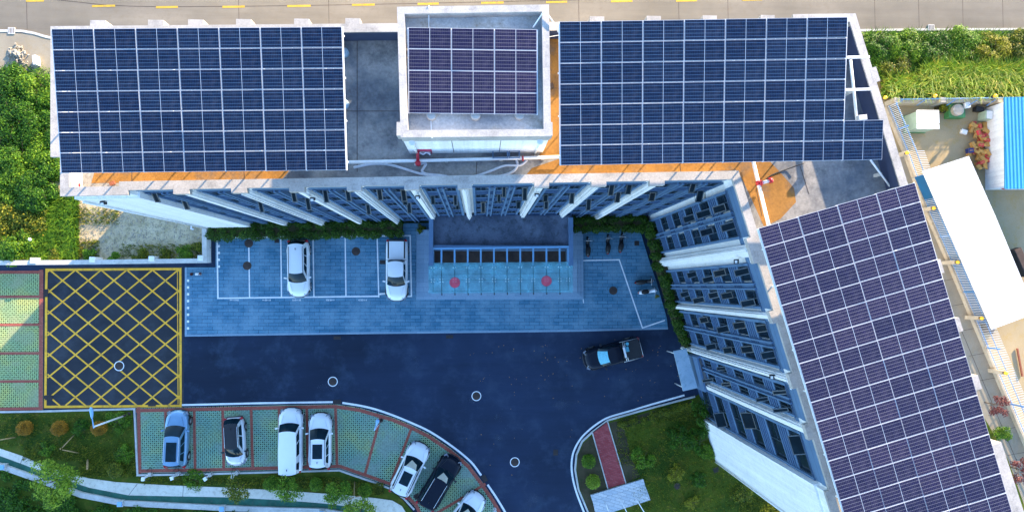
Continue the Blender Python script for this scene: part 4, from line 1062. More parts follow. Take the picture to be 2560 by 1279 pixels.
c = P(2549, 905, 0); tag(MB().bar(P(2543, 870, .1), P(2556, 940, .1), .12, .12).build('steel_beam', M['rust']), 'rusty steel beam lying in the east yard', 'beam')
# boxes
def cbox(label, px, py, s, mat, rz, z, grp='cardboard boxes heaped beside the blue roofed shed'):
    c = P(px, py, z); t = thing('cardboard_box', label, 'box', (c.x, c.y, z), rz, grp)
    mb = MB(); mb.box((0, 0, s[2]/2), s); mb.build('carton', M[mat], t, bevel=.01)
    mb = MB(); th = random.uniform(.3, .9)
    mb.add([(-s[0]/2, -s[1]/2, s[2]+.004), (-s[0]/2, s[1]/2, s[2]+.004), (-s[0]/2-.16*math.cos(th), s[1]/2, s[2]+.16*math.sin(th)), (-s[0]/2-.16*math.cos(th), -s[1]/2, s[2]+.16*math.sin(th))], [(0, 1, 2, 3)])
    mb.box((0, 0, s[2]+.004), (s[0]*.55, .06, .006)); mb.build('flap', M['cardboard' if mat != 'box_white' else 'box_white'], t)
rng = random.Random(5); zc = 0
LAB = {'cardboard': 'brown cardboard box in the heap beside the blue roofed shed', 'box_red': 'red printed box in the heap beside the blue roofed shed'}
for k in range(80):
    t_ = rng.random(); py = 312+t_*105; cxx = 2438+14*math.sin(t_*3.0)+rng.gauss(0, 14); cxx = min(cxx, 2464)
    mt = 'box_red' if rng.random() < .42 else 'cardboard'
    cbox(LAB[mt], cxx, py, (rng.uniform(.3, .6), rng.uniform(.22, .4), rng.uniform(.15, .35)), mt, rng.uniform(0, 3.1), .02+rng.random()*.45*(1 if k > 14 else 0))
cbox('open navy plastic box at the foot of the carton heap', 2420, 378, (.5, .42, .4), 'box_navy', .1, .3)
cbox('white box standing alone left of the carton heap', 2406, 331, (.5, .38, .3), 'box_white', -.3, 0)
cbox('white box at the south tip of the carton heap', 2452, 418, (.5, .3, .25), 'box_white', .3, .1)
# rubble
rb_ = MB(); rng = random.Random(3); c0 = P(47, 137)
for k in range(150):
    r_ = abs(rng.gauss(0, .42)); a = rng.uniform(0, 6.28); s_ = rng.uniform(.08, .26)
    rot = Quaternion((rng.random(), rng.random(), rng.random(), rng.random())).normalized().to_matrix()
    rb_.box((c0.x+r_*1.0*math.cos(a), c0.y+r_*1.1*math.sin(a), .05+max(0, .45-r_*.5)*rng.random()), (s_, s_*.7, s_*.5), mat=rot)
tag(rb_.build('rubble_heap', M['rubble']), 'heap of broken rubble beside the road kerb', 'rubble heap', kind='stuff')
c = P(92, 153, .3); tag(MB().box((c.x, c.y, .35), (.28, .8, .6), .12).build('white_cabinet', M['box_white'], bevel=.02), 'narrow white box standing at the bushes edge', 'box')
for px_, py_, lb in ((30, 78, 'square concrete gully cover in the west road kerb'), (2327, 70, 'concrete gully cover in the east road kerb')):
    c = P(px_, py_); mb = MB(); mb.box((c.x, c.y, .05), (.55, .55, .1)); mb.cur = 1
    for k in range(4): mb.box((c.x-.18+.12*k, c.y, .102), (.05, .42, .01))
    tag(mb.build('gully_cover', [M['kerb'], M['iron']]), lb, 'gully cover', 'gully covers in the road kerb')
# ------------------------------------------------------------------ COVERS & GRATES
def manhole(label, px, py, z, r=.36, ringm=None, grp='round manhole covers'):
    c = P(px, py, z); t = thing('manhole_cover', label, 'manhole cover', (c.x, c.y, z), 0, grp)
    MB().lathe((0, 0, 0), [(r, .0), (r, .018), (r*.9, .022)], 28).build('lid', M['iron'], t)
    m_ = MB()
    for k in range(6): m_.box((math.cos(k*1.047)*r*.5, math.sin(k*1.047)*r*.5, .024), (r*.5, .02, .006), k*1.047)
    m_.build('lid_rib', M['dark'], t)
    if ringm:
        vs = []; fs = []; n = 32
        for rr in (r*1.02, r*1.22):
            for k in range(n): vs.append((rr*math.cos(6.2832*k/n), rr*math.sin(6.2832*k/n), .014))
        for k in range(n): fs.append((k, n+k, n+(k+1) % n, (k+1) % n))
        MB().add(vs, fs).build('rim', M[ringm], t)
manhole('manhole cover crossed by a bay line next to the hedge', 622, 608, .12)
manhole('manhole cover crossed by a bay line in the middle of the bays', 618, 664, .12)
manhole('rusty manhole cover in the empty bay left of the white pickup', 890, 628, .12)
manhole('rusty manhole cover between entrance steps and scooters', 1533, 726, .12)
manhole('white ringed manhole cover inside the yellow box', 298, 914, .02, .34, 'white_line')
manhole('white ringed manhole cover above the curved lane edge', 832, 953, .003, .34, 'white_line')
manhole('white ringed manhole cover in the middle of the asphalt', 1191, 989, .003, .34, 'white_line')
manhole('white ringed manhole cover nearest the bottom of the asphalt', 1287, 1154, .003, .34, 'white_line')
manhole('grey manhole cover in the lawn near the side canopy', 1719, 1026, .09, .38)
manhole('dark manhole cover in the lawn below the yellow shrub', 1693, 1214, .09, .28)
def grate(label, px, py, z, w_, h_, rz=0, mat='dark', name='drain_grate'):
    c = P(px, py, z); t = thing(name, label, 'drain grate', (c.x, c.y, z), rz, 'drain grates and square covers')
    MB().box((0, 0, .012), (w_, h_, .024)).build('plate', M[mat], t); m_ = MB()
    n_ = 5
    for k in range(n_): m_.box((-w_/2+w_*(k+.5)/n_, 0, .028), (w_*.09, h_*.8, .01))
    m_.build('slot', M['dark' if mat != 'dark' else 'iron'], t)
for a in (('black drain grate interrupting the white lane line', 843, 1004, .01, .65, .38), ('drain grate on the bottom edge of the yellow box', 380, 1009, .02, .62, .38), ('drain grate at the lower left corner of the yellow box', 122, 993, .02, .6, .4), ('drain grate on the left edge of the yellow box', 115, 732, .03, .36, .62),
          ('drain grate against the plaza edge below the white car', 843, 844, .003, .6, .3), ('drain grate against the plaza edge below the entrance', 1124, 841, .003, .6, .3), ('drain grate beside the curved lane gap', 1211, 1195, .01, .4, .6, .5), ('faint drain grate in the asphalt near the right kerb', 1389, 1130, .003, .4, .5),
          ('dark square grate left of the white pickup', 957, 655, .12, .5, .35), ('dark grate by the entrance steps near the hedge', 1066, 586, .3, .2, .5)): grate(*a)
for a in (('rusty square cover between the first two parking bays', 692, 602, .12, .38, .34), ('rusty square cover beside the east hedge', 1592, 608, .12, .42, .42), ('square stone-set cover behind the black car', 1041, 1240, .05, .42, .42, .5), ('square cover in the grass behind the parking bays', 519, 1187, .07, .5, .4), ('square reddish cover in the lawn near the wing wall', 1790, 1173, .09, .5, .45, .3)): grate(*a, mat='iron', name='square_cover')
# ------------------------------------------------------------------ LAMPS, POSTS, SMALL THINGS
def street_lamp(label, bx_, by_, h, head_px):
    b = P(bx_, by_, .05); t = thing('street_lamp', label, 'street lamp', b, 0, 'street lamps beside the parking')
    MB().lathe((0, 0, 0), [(.16, 0), (.16, .06), (.09, .1), (.085, 1.0)], 14).build('base', M['iron'], t)
    MB().tube([(0, 0, 1.0), (0, 0, h)], [.075, .06], 12).build('pole', M['steel_white'], t)
    hd = P(head_px[0], head_px[1], h+.1)-b; ar = Vector((hd.x, hd.y, h+.12)); d = Vector((hd.x, hd.y, 0)).normalized()
    MB().tube([(0, 0, h-.05), (-d.x*.1, -d.y*.1, h), (ar.x*.6, ar.y*.6, h+.08)], .04, 8).build('arm', M['lamp_blue'], t)
    mb = MB(); mb.smooth = True; s = Vector((-d.y, d.x, 0)); prof = [(.55, .04), (.62, .07), (.8, .13), (1.0, .16), (1.18, .13), (1.27, .03)]
    vs = []; L = Vector((hd.x, hd.y, 0)).length
    for u, wv in prof:
        p = d*L*u; vs += [p+s*wv+Vector((0, 0, h+.06)), p+s*wv*.6+Vector((0, 0, h+.16)), p-s*wv*.6+Vector((0, 0, h+.16)), p-s*wv+Vector((0, 0, h+.06))]
    fs = []
    for i in range(len(prof)-1):
        for k in range(4): a = i*4+k; b2 = i*4+(k+1) % 4; fs.append((a, b2, b2+4, a+4))
    fs += [(3, 2, 1, 0), tuple(range(len(vs)-4, len(vs)))]
    mb.add(vs, fs); mb.build('lamp_head', M['lamp_blue'], t)
street_lamp('white street lamp with blue head leaning over the west lawn', 322, 1034, 5.2, (229, 1027))
street_lamp('street lamp with pale blue head over the curved parking bays', 953, 1050, 3.6, (944, 1052))
for i, (x, y) in enumerate(((377, 1184), (447, 1182), (528, 1184), (594, 1179))):
    c = P(x, y, .06); t = thing('charging_post', ('white charging post behind the leftmost parking bay', 'white charging post behind the blue car', 'white charging post beside the square cover', 'white charging post behind the small pale car')[i], 'charging post', c, .3*i, 'charging posts behind the parking bays')
    MB().box((0, 0, .1), (.34, .3, .2)).build('plinth', M['kerb'], t, bevel=.01)
    MB().box((0, 0, .75), (.16, .12, 1.2)).build('post', M['steel_white'], t, bevel=.02); MB().box((0, -.04, 1.32), (.26, .3, .16)).build('head', M['steel_white'], t, bevel=.03)
    MB().tube(densify([(0, -.1, 1.2), (.25, -.3, .7), (.1, .5, .1), (-.4, .3, .05)]), .02, 6).build('cable', M['dark'], t)
c = P(1237, 1271, .03); t = thing('bollard', 'short white bollard beside the half hidden white car', 'bollard', c); MB().lathe((0, 0, 0), [(.13, 0), (.13, .1), (.1, .15), (.1, .7), (.12, .72), (.12, .8)], 14).build('post', M['steel_white'], t); MB().lathe((0, 0, .8), [(.06, 0), (.06, .03)], 10).build('cap', M['dark'], t)
c = P(956, 734, .12); t = thing('parking_barrier', 'small white parking barrier beside the white pickup', 'barrier', c, .1); MB().bar((-.26, 0, .2), (.26, 0, .2), .16, .12).build('bar', M['box_white'], t); MB().box((0, 0, .08), (.4, .1, .14)).build('base', M['dark'], t)
c = P(481, 685, .12); t = thing('flower_pot', 'tiny purple flower pot on the pale paving', 'flower pot', c); MB().lathe((0, 0, 0), [(.09, 0), (.12, .2)], 14).build('pot', M['dark'], t)
ob = bpy.data.objects.new('flower', leafmesh('flower', LEAF['red'], [(0, 0, .25)], [.12], 120, .06, 5)); COL.objects.link(ob); ob.parent = t
c = P(497, 685, .12); t = thing('flower_pot', 'white oblong pot with dark red plant on the pale paving', 'flower pot', c); MB().box((0, 0, .12), (.45, .2, .24)).build('pot', M['box_white'], t, bevel=.03)
ob = bpy.data.objects.new('flower', leafmesh('flower', LEAF['red'], [(.22, .02, .3)], [.13], 150, .06, 6)); COL.objects.link(ob); ob.parent = t
c = P(86, 600, .3); t = thing('small_spotlight', 'white garden spotlight at the foot of the west bushes', 'spotlight', c); MB().lathe((0, 0, 0), [(.12, .5), (.16, .62), (.05, .7)], 12).build('head', M['steel_white'], t); MB().tube([(0, 0, -.3), (0, 0, .55)], .03, 6).build('stem', M['steel_white'], t)
c = P(480, 567, .1); tag(MB().tube(densify([c+Vector((0, .3, .3)), c+Vector((0, 0, .1)), c+Vector((-.05, -.15, .05)), c+Vector((.18, -.2, .08))]), .07, 8).build('pipe_elbow', M['steel_white']), 'white pipe elbow on the gravel by the end wall', 'pipe')
# stone steps in the lawn
st = thing('stone_steps', 'pale stone block steps at the foot of the red brick path', 'steps')
MB().prism(pp([(1475, 1234), (1606, 1194), (1610, 1208), (1480, 1249)]), 0, .32).build('tread', M['stone_slab'], st)
MB().prism(pp([(1481, 1250.5), (1611, 1209.5), (1625, 1247), (1490, 1290)]), 0, .18).build('tread', M['stone_slab'], st)
for i, (a, b) in enumerate((((1515, 1259), (1521, 1276)), ((1553, 1250), (1572, 1290)), ((1586, 1238), (1617, 1290)))):
    A_ = P(*a, .8); B_ = P(*b, .7); t = thing('handrail', ('left short', 'middle', 'right')[i]+' steel handrail over the pale stone steps', 'handrail', (0, 0, 0), 0, 'handrails on the stone steps')
    MB().tube([A_, B_], .035, 8).build('rail', M['steel_white'], t)
    m_ = MB()
    for q in (A_, (A_+B_)/2, B_): m_.tube([(q.x, q.y, .1), (q.x, q.y, q.z)], .03, 6)
    m_.build('post', M['steel_white'], t)
# tree stakes
for i, (x, y) in enumerate(((12, 1092), (178, 1112), (243, 1162), (893, 1228))):
    c = P(x, y, .06); t = thing('tree_stakes', ('timber tree stakes at the left edge of the lawn', 'timber tree stakes behind the bright small tree', 'single thick timber stake beside the round bush', 'timber stakes near the pale path end')[i], 'stakes', c, i*1.3, 'timber tree stakes')
    for k in range(3 if i != 2 else 1):
        a = k*2.1; MB().tube([(math.cos(a)*.9, math.sin(a)*.9, 0), (math.cos(a)*.1, math.sin(a)*.1, 1.3)], .045 if i != 2 else .08, 7).build('stake', M['brown'], t)
# ------------------------------------------------------------------ VEHICLES
def grid(mb, A, Bc, nseg=8, crown=0, mid=1):
    """surface between two point rows A and Bc"""
    n = len(A); vs = []
    rows = mid+1
    for r_ in range(rows+0):
        t = r_/(rows-1) if rows > 1 else 0
        for i in range(n):
            p = Vector(A[i]).lerp(Vector(Bc[i]), t); p.z += crown*4*t*(1-t); vs.append(p)
    fs = [(r_*n+i, r_*n+i+1, (r_+1)*n+i+1, (r_+1)*n+i) for r_ in range(rows-1) for i in range(n-1)]
    o = mb.smooth; mb.smooth = True; mb.add(vs, fs); mb.smooth = o
def interp(tbl, x):
    for (a, va), (b, vb) in zip(tbl, tbl[1:]):
        if a <= x <= b:
            t = (x-a)/(b-a); t = t*t*(3-2*t) if isinstance(va, float) and abs(va-vb) > .12 else t
            return va+(vb-va)*t
    return tbl[0][1] if x < tbl[0][0] else tbl[-1][1]
def car(label, cat, px, py, ang, L, Wd, H, paint, name='parked_car', style='suv', roofpaint=None, sunroof=None, rails=True, zc=.7, shade=False, group='parked cars', railm='chrome', glassbig=False, tint=None):
    """x forward. style suv/hatch/van/pickup"""
    c = P(px, py, zc); t = thing(name, label, cat, (c.x, c.y, 0), ang, group)
    hl, hw = L/2, Wd/2; pt = M[paint]; off0 = .05
    pick = style == 'pickup'
    belt = H*.60
    # outline half-width along x
    wt = [(-hl, hw*.62), (-hl+.10, hw*.80), (-hl+.28, hw*.93), (-hl+.8, hw*1.0), (hl-1.15, hw*.99), (hl-.6, hw*.93), (hl-.28, hw*.78), (hl-.1, hw*.58), (hl, hw*.34)]
    if pick or style == 'van': wt[:3] = [(-hl, hw*.86), (-hl+.06, hw*.94), (-hl+.2, hw*.98)]
    hood = belt*.98; nose = belt*.80
    zt = [(-hl, belt*.72), (-hl+.12, belt*.9), (-hl+.35, belt), (hl-1.6, belt), (hl-1.0, hood), (hl-.45, hood*.93), (hl-.15, nose*.95), (hl, nose*.72)]
    xs_ = [-hl, -hl+.05, -hl+.1, -hl+.2, -hl+.35, -hl+.6, -hl+.9]+[(-hl+.9)+(L-2.0)*k/8 for k in range(1, 9)]+[hl-.85, hl-.6, hl-.42, hl-.28, hl-.17, hl-.08, hl-.03, hl]
    bedx0, bedx1 = -hl+.12, -hl+1.65
    mb = MB(); mb.smooth = True; rings = []
    for x in xs_:
        wv = interp(wt, x); z1 = interp(zt, x)
        arch = 0
        ring_ = [(x, -wv*.9, .28), (x, -wv*.985, .42), (x, -wv, z1*.62), (x, -wv*.97, z1*.86), (x, -wv*.88, z1*.975), (x, -wv*.5, z1+.02), (x, 0, z1+.03),
                 (x, wv*.5, z1+.02), (x, wv*.88, z1*.975), (x, wv*.97, z1*.86), (x, wv, z1*.62), (x, wv*.985, .42), (x, wv*.9, .28)]
        rings.append(ring_)
    n = len(rings[0]); vs = [p for r_ in rings for p in r_]
    fs = [(i*n+k, (i+1)*n+k, (i+1)*n+k+1, i*n+k+1) for i in range(len(rings)-1) for k in range(n-1)]
    fs += [tuple(range(n)), tuple(range(len(vs)-1, len(vs)-n-1, -1))]
    # underside
    fs += [(i*n+n-1, (i+1)*n+n-1, (i+1)*n, i*n) for i in range(len(rings)-1)]
    mb.add(vs, fs); mb.build('body', pt, t)
    # greenhouse
    if pick: xr0, xr1, gx0, gx1 = -hl+1.95, hl-2.05, -hl+1.78, hl-1.35
    elif style == 'van': xr0, xr1, gx0, gx1 = -hl+.10, hl-1.78, -hl+.03, hl-1.28
    elif style == 'hatch': xr0, xr1, gx0, gx1 = -hl+.42, hl-1.62, -hl+.12, hl-.92
    else: xr0, xr1, gx0, gx1 = -hl+.42, hl-2.02, -hl+.14, hl-1.32
    wb, wr = hw*.90, hw*.70
    if style == 'van': wr = hw*.74
    N = 9; zr_top = H-.05
    def arc(x, wv, z, bulge, zc_=0):
        return [(x+bulge*(1-(2*k/(N-1)-1)**2), -wv+2*wv*k/(N-1), z+zc_*(1-(2*k/(N-1)-1)**2)) for k in range(N)]
    bz = belt*.985
    baseF = arc(gx1, wb*.92, bz, .16, .03); roofF = arc(xr1, wr*.93, zr_top, .10, .045)
    baseR = arc(gx0, wb*.9, bz, -.10, .02); roofR = arc(xr0, wr*.95, zr_top-.02, -.10, .04)
    cb = MB(); grid(cb, arc(gx1-.03, wb*.9, bz-.06, .1), arc(xr1-.05, wr*.9, zr_top-.08, .05), mid=2)
    g = MB(); grid(g, baseF, roofF, mid=4, crown=.03); g.build('windscreen', M['car_glass'], t)
    if not pick or True:
        g = MB(); grid(g, roofR, baseR, mid=4, crown=.02 if style != 'van' else 0); g.build('rear_window', M['car_glass'], t)
    # painted shell: roof + pillars + sides
    sh = MB(); nx = 10
    rows = []
    for i in range(nx+1):
        u = i/nx; x = xr0+(xr1-xr0)*u
        wv = wr*(.95+.05*math.sin(math.pi*u)) if True else wr
        wv = wr*(.95*(1-u)+.93*u+.06*math.sin(math.pi*u)); b0 = -.10*(1-u)+.10*u
        rows.append([(x+b0*(1-(2*k/(N-1)-1)**2), -wv+2*wv*k/(N-1), zr_top-.02*(1-u)+.045*(1-(2*k/(N-1)-1)**2)+.02*math.sin(math.pi*u)) for k in range(N)])
    vs = [p for r_ in rows for p in r_]; fs = [(i*N+k, (i+1)*N+k, (i+1)*N+k+1, i*N+k+1) for i in range(nx) for k in range(N-1)]
    fs = [tuple(reversed(f)) for f in fs]
    sh.smooth = True; sh.add(vs, fs); sh.build('roof', M[roofpaint] if roofpaint else pt, t)
    for s in (-1, 1):
        side = MB(); side.smooth = False
        rt = [Vector(r_[0 if s < 0 else N-1]) for r_ in rows]
        # bottom edge of the side glass follows the belt
        bt = [Vector((gx0+.02+(gx1-gx0-.04)*i/nx, s*wb*(.905+.03*math.sin(math.pi*i/nx)), bz)) for i in range(nx+1)]
        vs = rt+bt; m = nx+1
        side.add(vs, [((i, i+1, m+i+1, m+i) if s < 0 else (i+1, i, m+i, m+i+1)) for i in range(nx)])
        side.build('side_shell', M[roofpaint] if roofpaint and roofpaint != 'trim' else pt, t)
        gl = MB()
        def sp_(u, v):
            a_ = bt[0].lerp(bt[-1], 0); i = min(nx-1, int(u*nx)); f_ = u*nx-i
            r_ = rt[i].lerp(rt[i+1], f_); b_ = bt[i].lerp(bt[i+1], f_); q = b_.lerp(r_, v); return q+Vector((0, s*.012, .008))
        segs = [(.10, .36), (.39, .63), (.66, .90)] if style in ('suv', 'van') else [(.10, .46), (.50, .88)]
        if style == 'van': segs = [(.04, .24), (.40, .68), (.71, .93)]
        for u0, u1 in segs:
            q = [sp_(u0+(.03 if u0 < .2 else 0), .10), sp_(u1, .10), sp_(u1-(.05 if u1 > .8 else 0), .86), sp_(u0+(.06 if u0 < .2 else 0), .86)]
            if s > 0: q = q[::-1]
            gl.add(q, [(0, 1, 2, 3)])
        gl.build('side_window', M['car_glass'], t)
        mr = MB(); mx = gx1-.28; mr.box((mx, s*(hw+.09), belt*1.02), (.13, .22, .13), s*.25); mr.bar((mx, s*hw*.9, belt*.98), (mx, s*(hw+.05), belt*1.0), .05, .05)
        mr.build('mirror', M['trim'] if roofpaint == 'trim' or paint == 'paint_black' else pt, t, bevel=.03)
        for xw in (hl-.88, -hl+.86):
            wm = MB(); rr = .345 if style != 'hatch' else .31
            wm.tube([(xw, s*(hw-.21), rr), (xw, s*(hw+.02), rr)], rr, 20); wm.build('wheel', M['rubber'], t)
            rm = MB(); rm.tube([(xw, s*(hw+.02), rr), (xw, s*(hw+.03), rr)], rr*.66, 16); rm.build('rim', M['rim'], t)
            am = MB(); pts_ = [(xw+.40*math.cos(a*math.pi/8), s*(hw*.99), rr+.40*math.sin(a*math.pi/8)) for a in range(0, 9)]
            am.tube(pts_, .03, 6); am.build('wheel_arch', M['trim'] if paint != 'paint_white' or style == 'pickup' else pt, t)
        hm = MB(); zh = nose*.93
        hm.add([(hl-.10, s*hw*.56, zh-.02), (hl-.50, s*hw*.86, zh+.06), (hl-.62, s*hw*.80, zh+.12), (hl-.24, s*hw*.50, zh+.07)], [(0, 1, 2, 3) if s > 0 else (3, 2, 1, 0)])
        hm.box((hl-.26, s*hw*.70, nose*.78), (.30, .30, .12), -s*.55)
        hm.build('headlight', M['lamp_clear'], t, bevel=.0)
        tm = MB(); tm.box((-hl+.10, s*hw*.78, belt*.82), (.20, .26, .16), s*.5); tm.build('tail_light', M['lamp_red'], t, bevel=.03)
        if rails:
            rm = MB(); rm.tube([(xr0+.15, s*wr*.90, zr_top+.01), (xr0+.25, s*wr*.88, zr_top+.06), (xr1-.15, s*wr*.88, zr_top+.06), (xr1+.0, s*wr*.9, zr_top+.01)], .022, 6)
            rm.build('roof_rail', M[railm], t)
    gr = MB(); gr.box((hl-.055, 0, nose*.62), (.12, Wd*.46, .16)); gr.build('grille', M['trim'], t, bevel=.02)
    bm = MB(); bm.tube([(hl-.55, -hw*.97, .42), (hl-.17, -hw*.76, .42), (hl+.01, -hw*.3, .42), (hl+.01, hw*.3, .42), (hl-.17, hw*.76, .42), (hl-.55, hw*.97, .42)], .06, 8); bm.build('front_bumper', M['trim'] if style != 'hatch' else pt, t)
    bm = MB(); bm.tube([(-hl+.4, -hw*.99, .48), (-hl-.01, -hw*.74, .48), (-hl-.03, hw*.74, .48), (-hl+.4, hw*.99, .48)], .07, 8); bm.build('rear_bumper', M['trim'] if not pick else M['dark'], t)
    for yy in (-.38, .38): MB().bar((hl-.48, yy*Wd*.62, hood*.965+.02), (gx1+.12, yy*Wd*.92, belt*1.005), .012, .012).build('bonnet_crease', M['trim'] if paint != 'paint_white' else M['rim'], t)
    wp = MB(); wp.bar((gx1+.14, -.1, bz+.06), (gx1-.05, -.55, bz+.14), .02, .02); wp.bar((gx1+.14, .35, bz+.06), (gx1-.02, -.1, bz+.16), .02, .02); wp.build('wiper', M['trim'], t)
    if sunroof:
        u0, u1, ws = sunroof; x0_ = xr0+(xr1-xr0)*u0; x1_ = xr0+(xr1-xr0)*u1; s2 = MB(); N2 = 5
        A_ = [(x0_, -ws+2*ws*k/(N2-1), zr_top+.052+.02*(1-(2*k/(N2-1)-1)**2)) for k in range(N2)]; B_ = [(x1_, p[1], p[2]+.0) for p in A_]
        grid(s2, B_, A_, mid=3, crown=.02); s2.build('sunroof', M['car_glass'], t)
    if shade:
        s2 = MB(); A_ = [(p[0]+.02, p[1]*.9, p[2]+.035) for p in baseF[:5]]; B_ = [(p[0]+.01, p[1]*.9, p[2]+.035) for p in roofF]
        a0 = Vector(baseF[2]).lerp(Vector(roofF[2]), .55)+Vector((.03, 0, .06)); a1 = Vector(roofF[1])+Vector((.03, 0, .03)); a2 = Vector(roofF[7])+Vector((.03, 0, .03)); a3 = Vector(baseF[5]).lerp(Vector(roofF[5]), .35)+Vector((.03, 0, .06)); a4 = Vector(roofF[4])+Vector((.03, 0, .04))
        s2.add([a0, a3, a2, a4, a1], [(0, 1, 2, 3, 4)]); s2.build('windscreen_shade_or_reflection', M['shade_screen'], t)
    if tint:
        s2 = MB(); up = Vector((.03, 0, .05)); grid(s2, [Vector(p)+up for p in baseF[1:8]], [Vector(p)+up for p in roofF[1:8]], mid=4, crown=.03); s2.build('windscreen_shade_or_reflection', M[tint], t)  # sheet over the glass that paints in the sky's reflection
    if not pick:
        an = MB(); an.box((xr0+.35, 0, zr_top+.1), (.16, .04, .09)); an.build('roof_aerial', M['trim'], t, bevel=.01)
    if pick:
        bd = MB(); 
        zb_ = belt*1.02
        if paint == 'paint_white':
            bd.box(((bedx0+bedx1)/2, 0, zb_+.03), (bedx1-bedx0-.05, Wd*.66, .05)); bd.build('bed_cover', pt, t, bevel=.02)
            m_ = MB()
            for s in (-1, 1): m_.box(((bedx0+bedx1)/2, s*Wd*.365, zb_+.02), (bedx1-bedx0-.1, Wd*.06, .03))
            m_.box((bedx0-.02, 0, zb_*.98), (.12, Wd*.72, .05)); m_.build('bed_gap', M['trim'], t)
        else:
            bd.box(((bedx0+bedx1)/2, 0, zb_+.015), (bedx1-bedx0, Wd*.80, .02)); bd.build('bed_floor', M['dark'], t)
            m_ = MB()
            for s in (-1, 1): m_.tube([(bedx0-.05, s*Wd*.44, zb_+.04), (bedx1+.1, s*Wd*.455, zb_+.04)], .03, 6)
            m_.tube([(bedx0-.08, -Wd*.42, zb_+.03), (bedx0-.08, Wd*.42, zb_+.03)], .025, 6); m_.build('bed_rail', M['rim'], t)
            m_ = MB(); m_.box((bedx1-.05, 0, H*.93), (.17, Wd*.48, .06))
            for s in (-1, 1):
                for dx in (0, .14): m_.tube([(bedx1-.05-dx, s*Wd*.26, H*.93), (bedx1-.15-dx, s*Wd*.43, zb_)], .03, 6)
            m_.build('roll_bar', M['steel_white'], t)
        m_ = MB(); m_.box((bedx1+.06, 0, zb_+.012), (.03, Wd*.9, .02)); m_.build('cab_gap', M['trim'], t)
    return t
UP, DN = R(90), R(-90)
car('white estate car parked nose out between bay lines on the plaza', 'car', 746, 671, DN+R(1.5), 4.75, 1.86, 1.62, 'paint_white', style='suv', railm='trim')
car('white pickup truck with white bed cover beside the entrance steps', 'pickup truck', 992, 675, DN, 5.15, 1.86, 1.74, 'paint_white', name='pickup_truck', style='pickup', rails=False)
bt_ = car('black pickup truck with white roll bar standing on the asphalt', 'pickup truck', 1531, 884, math.atan2(-35, -145), 5.0, 1.88, 1.76, 'paint_black', name='pickup_truck', style='pickup', rails=False, tint='bed_and_sky_blue')
car('blue-grey car with dark sunroof parked nose towards the lane', 'car', 441, 1096, UP+R(-1.5), 4.65, 1.92, 1.62, 'paint_blue', sunroof=(.12, .82, .42))
car('small pale hatchback with black roof and red tail lights', 'car', 587, 1103, DN+R(4), 3.95, 1.70, 1.56, 'paint_silver', style='hatch', roofpaint='trim', rails=True)
car('large white off-road van parked beside the white car with sunroof', 'van', 727, 1099, UP+R(.5), 5.25, 1.96, 1.86, 'paint_white', name='parked_van', style='van', rails=False)
car('white car with black sunroof parked right of the large white van', 'car', 800, 1102, UP, 4.6, 1.88, 1.64, 'paint_white', sunroof=(.3, .85, .40), railm='trim')
car('white car with sunshade parked at an angle in the curved bays', 'car', 1025, 1172, math.atan2(118, 56), 4.65, 1.88, 1.64, 'paint_white', sunroof=(.35, .85, .40), shade=True, railm='trim')
car('black car with sunshade parked at an angle beside the curved kerb', 'car', 1099, 1204, math.atan2(115, 70), 4.8, 1.92, 1.66, 'paint_black', shade=True)
car('white car cut off by the bottom edge below the black car', 'car', 1158, 1290, math.atan2(90, 72), 4.6, 1.86, 1.6, 'paint_white', shade=True)
# goods in the bed of the black pickup
c = P(1568, 872, 1.3); tag(MB().box((c.x, c.y, 1.2), (.3, .45, .25), .3).lathe((c.x, c.y+.45, 1.1), [(.14, 0), (.14, .28)], 12).build('water_can', M['bed_and_sky_blue'], bevel=.02), 'pale blue can in the black pickup bed', 'can')
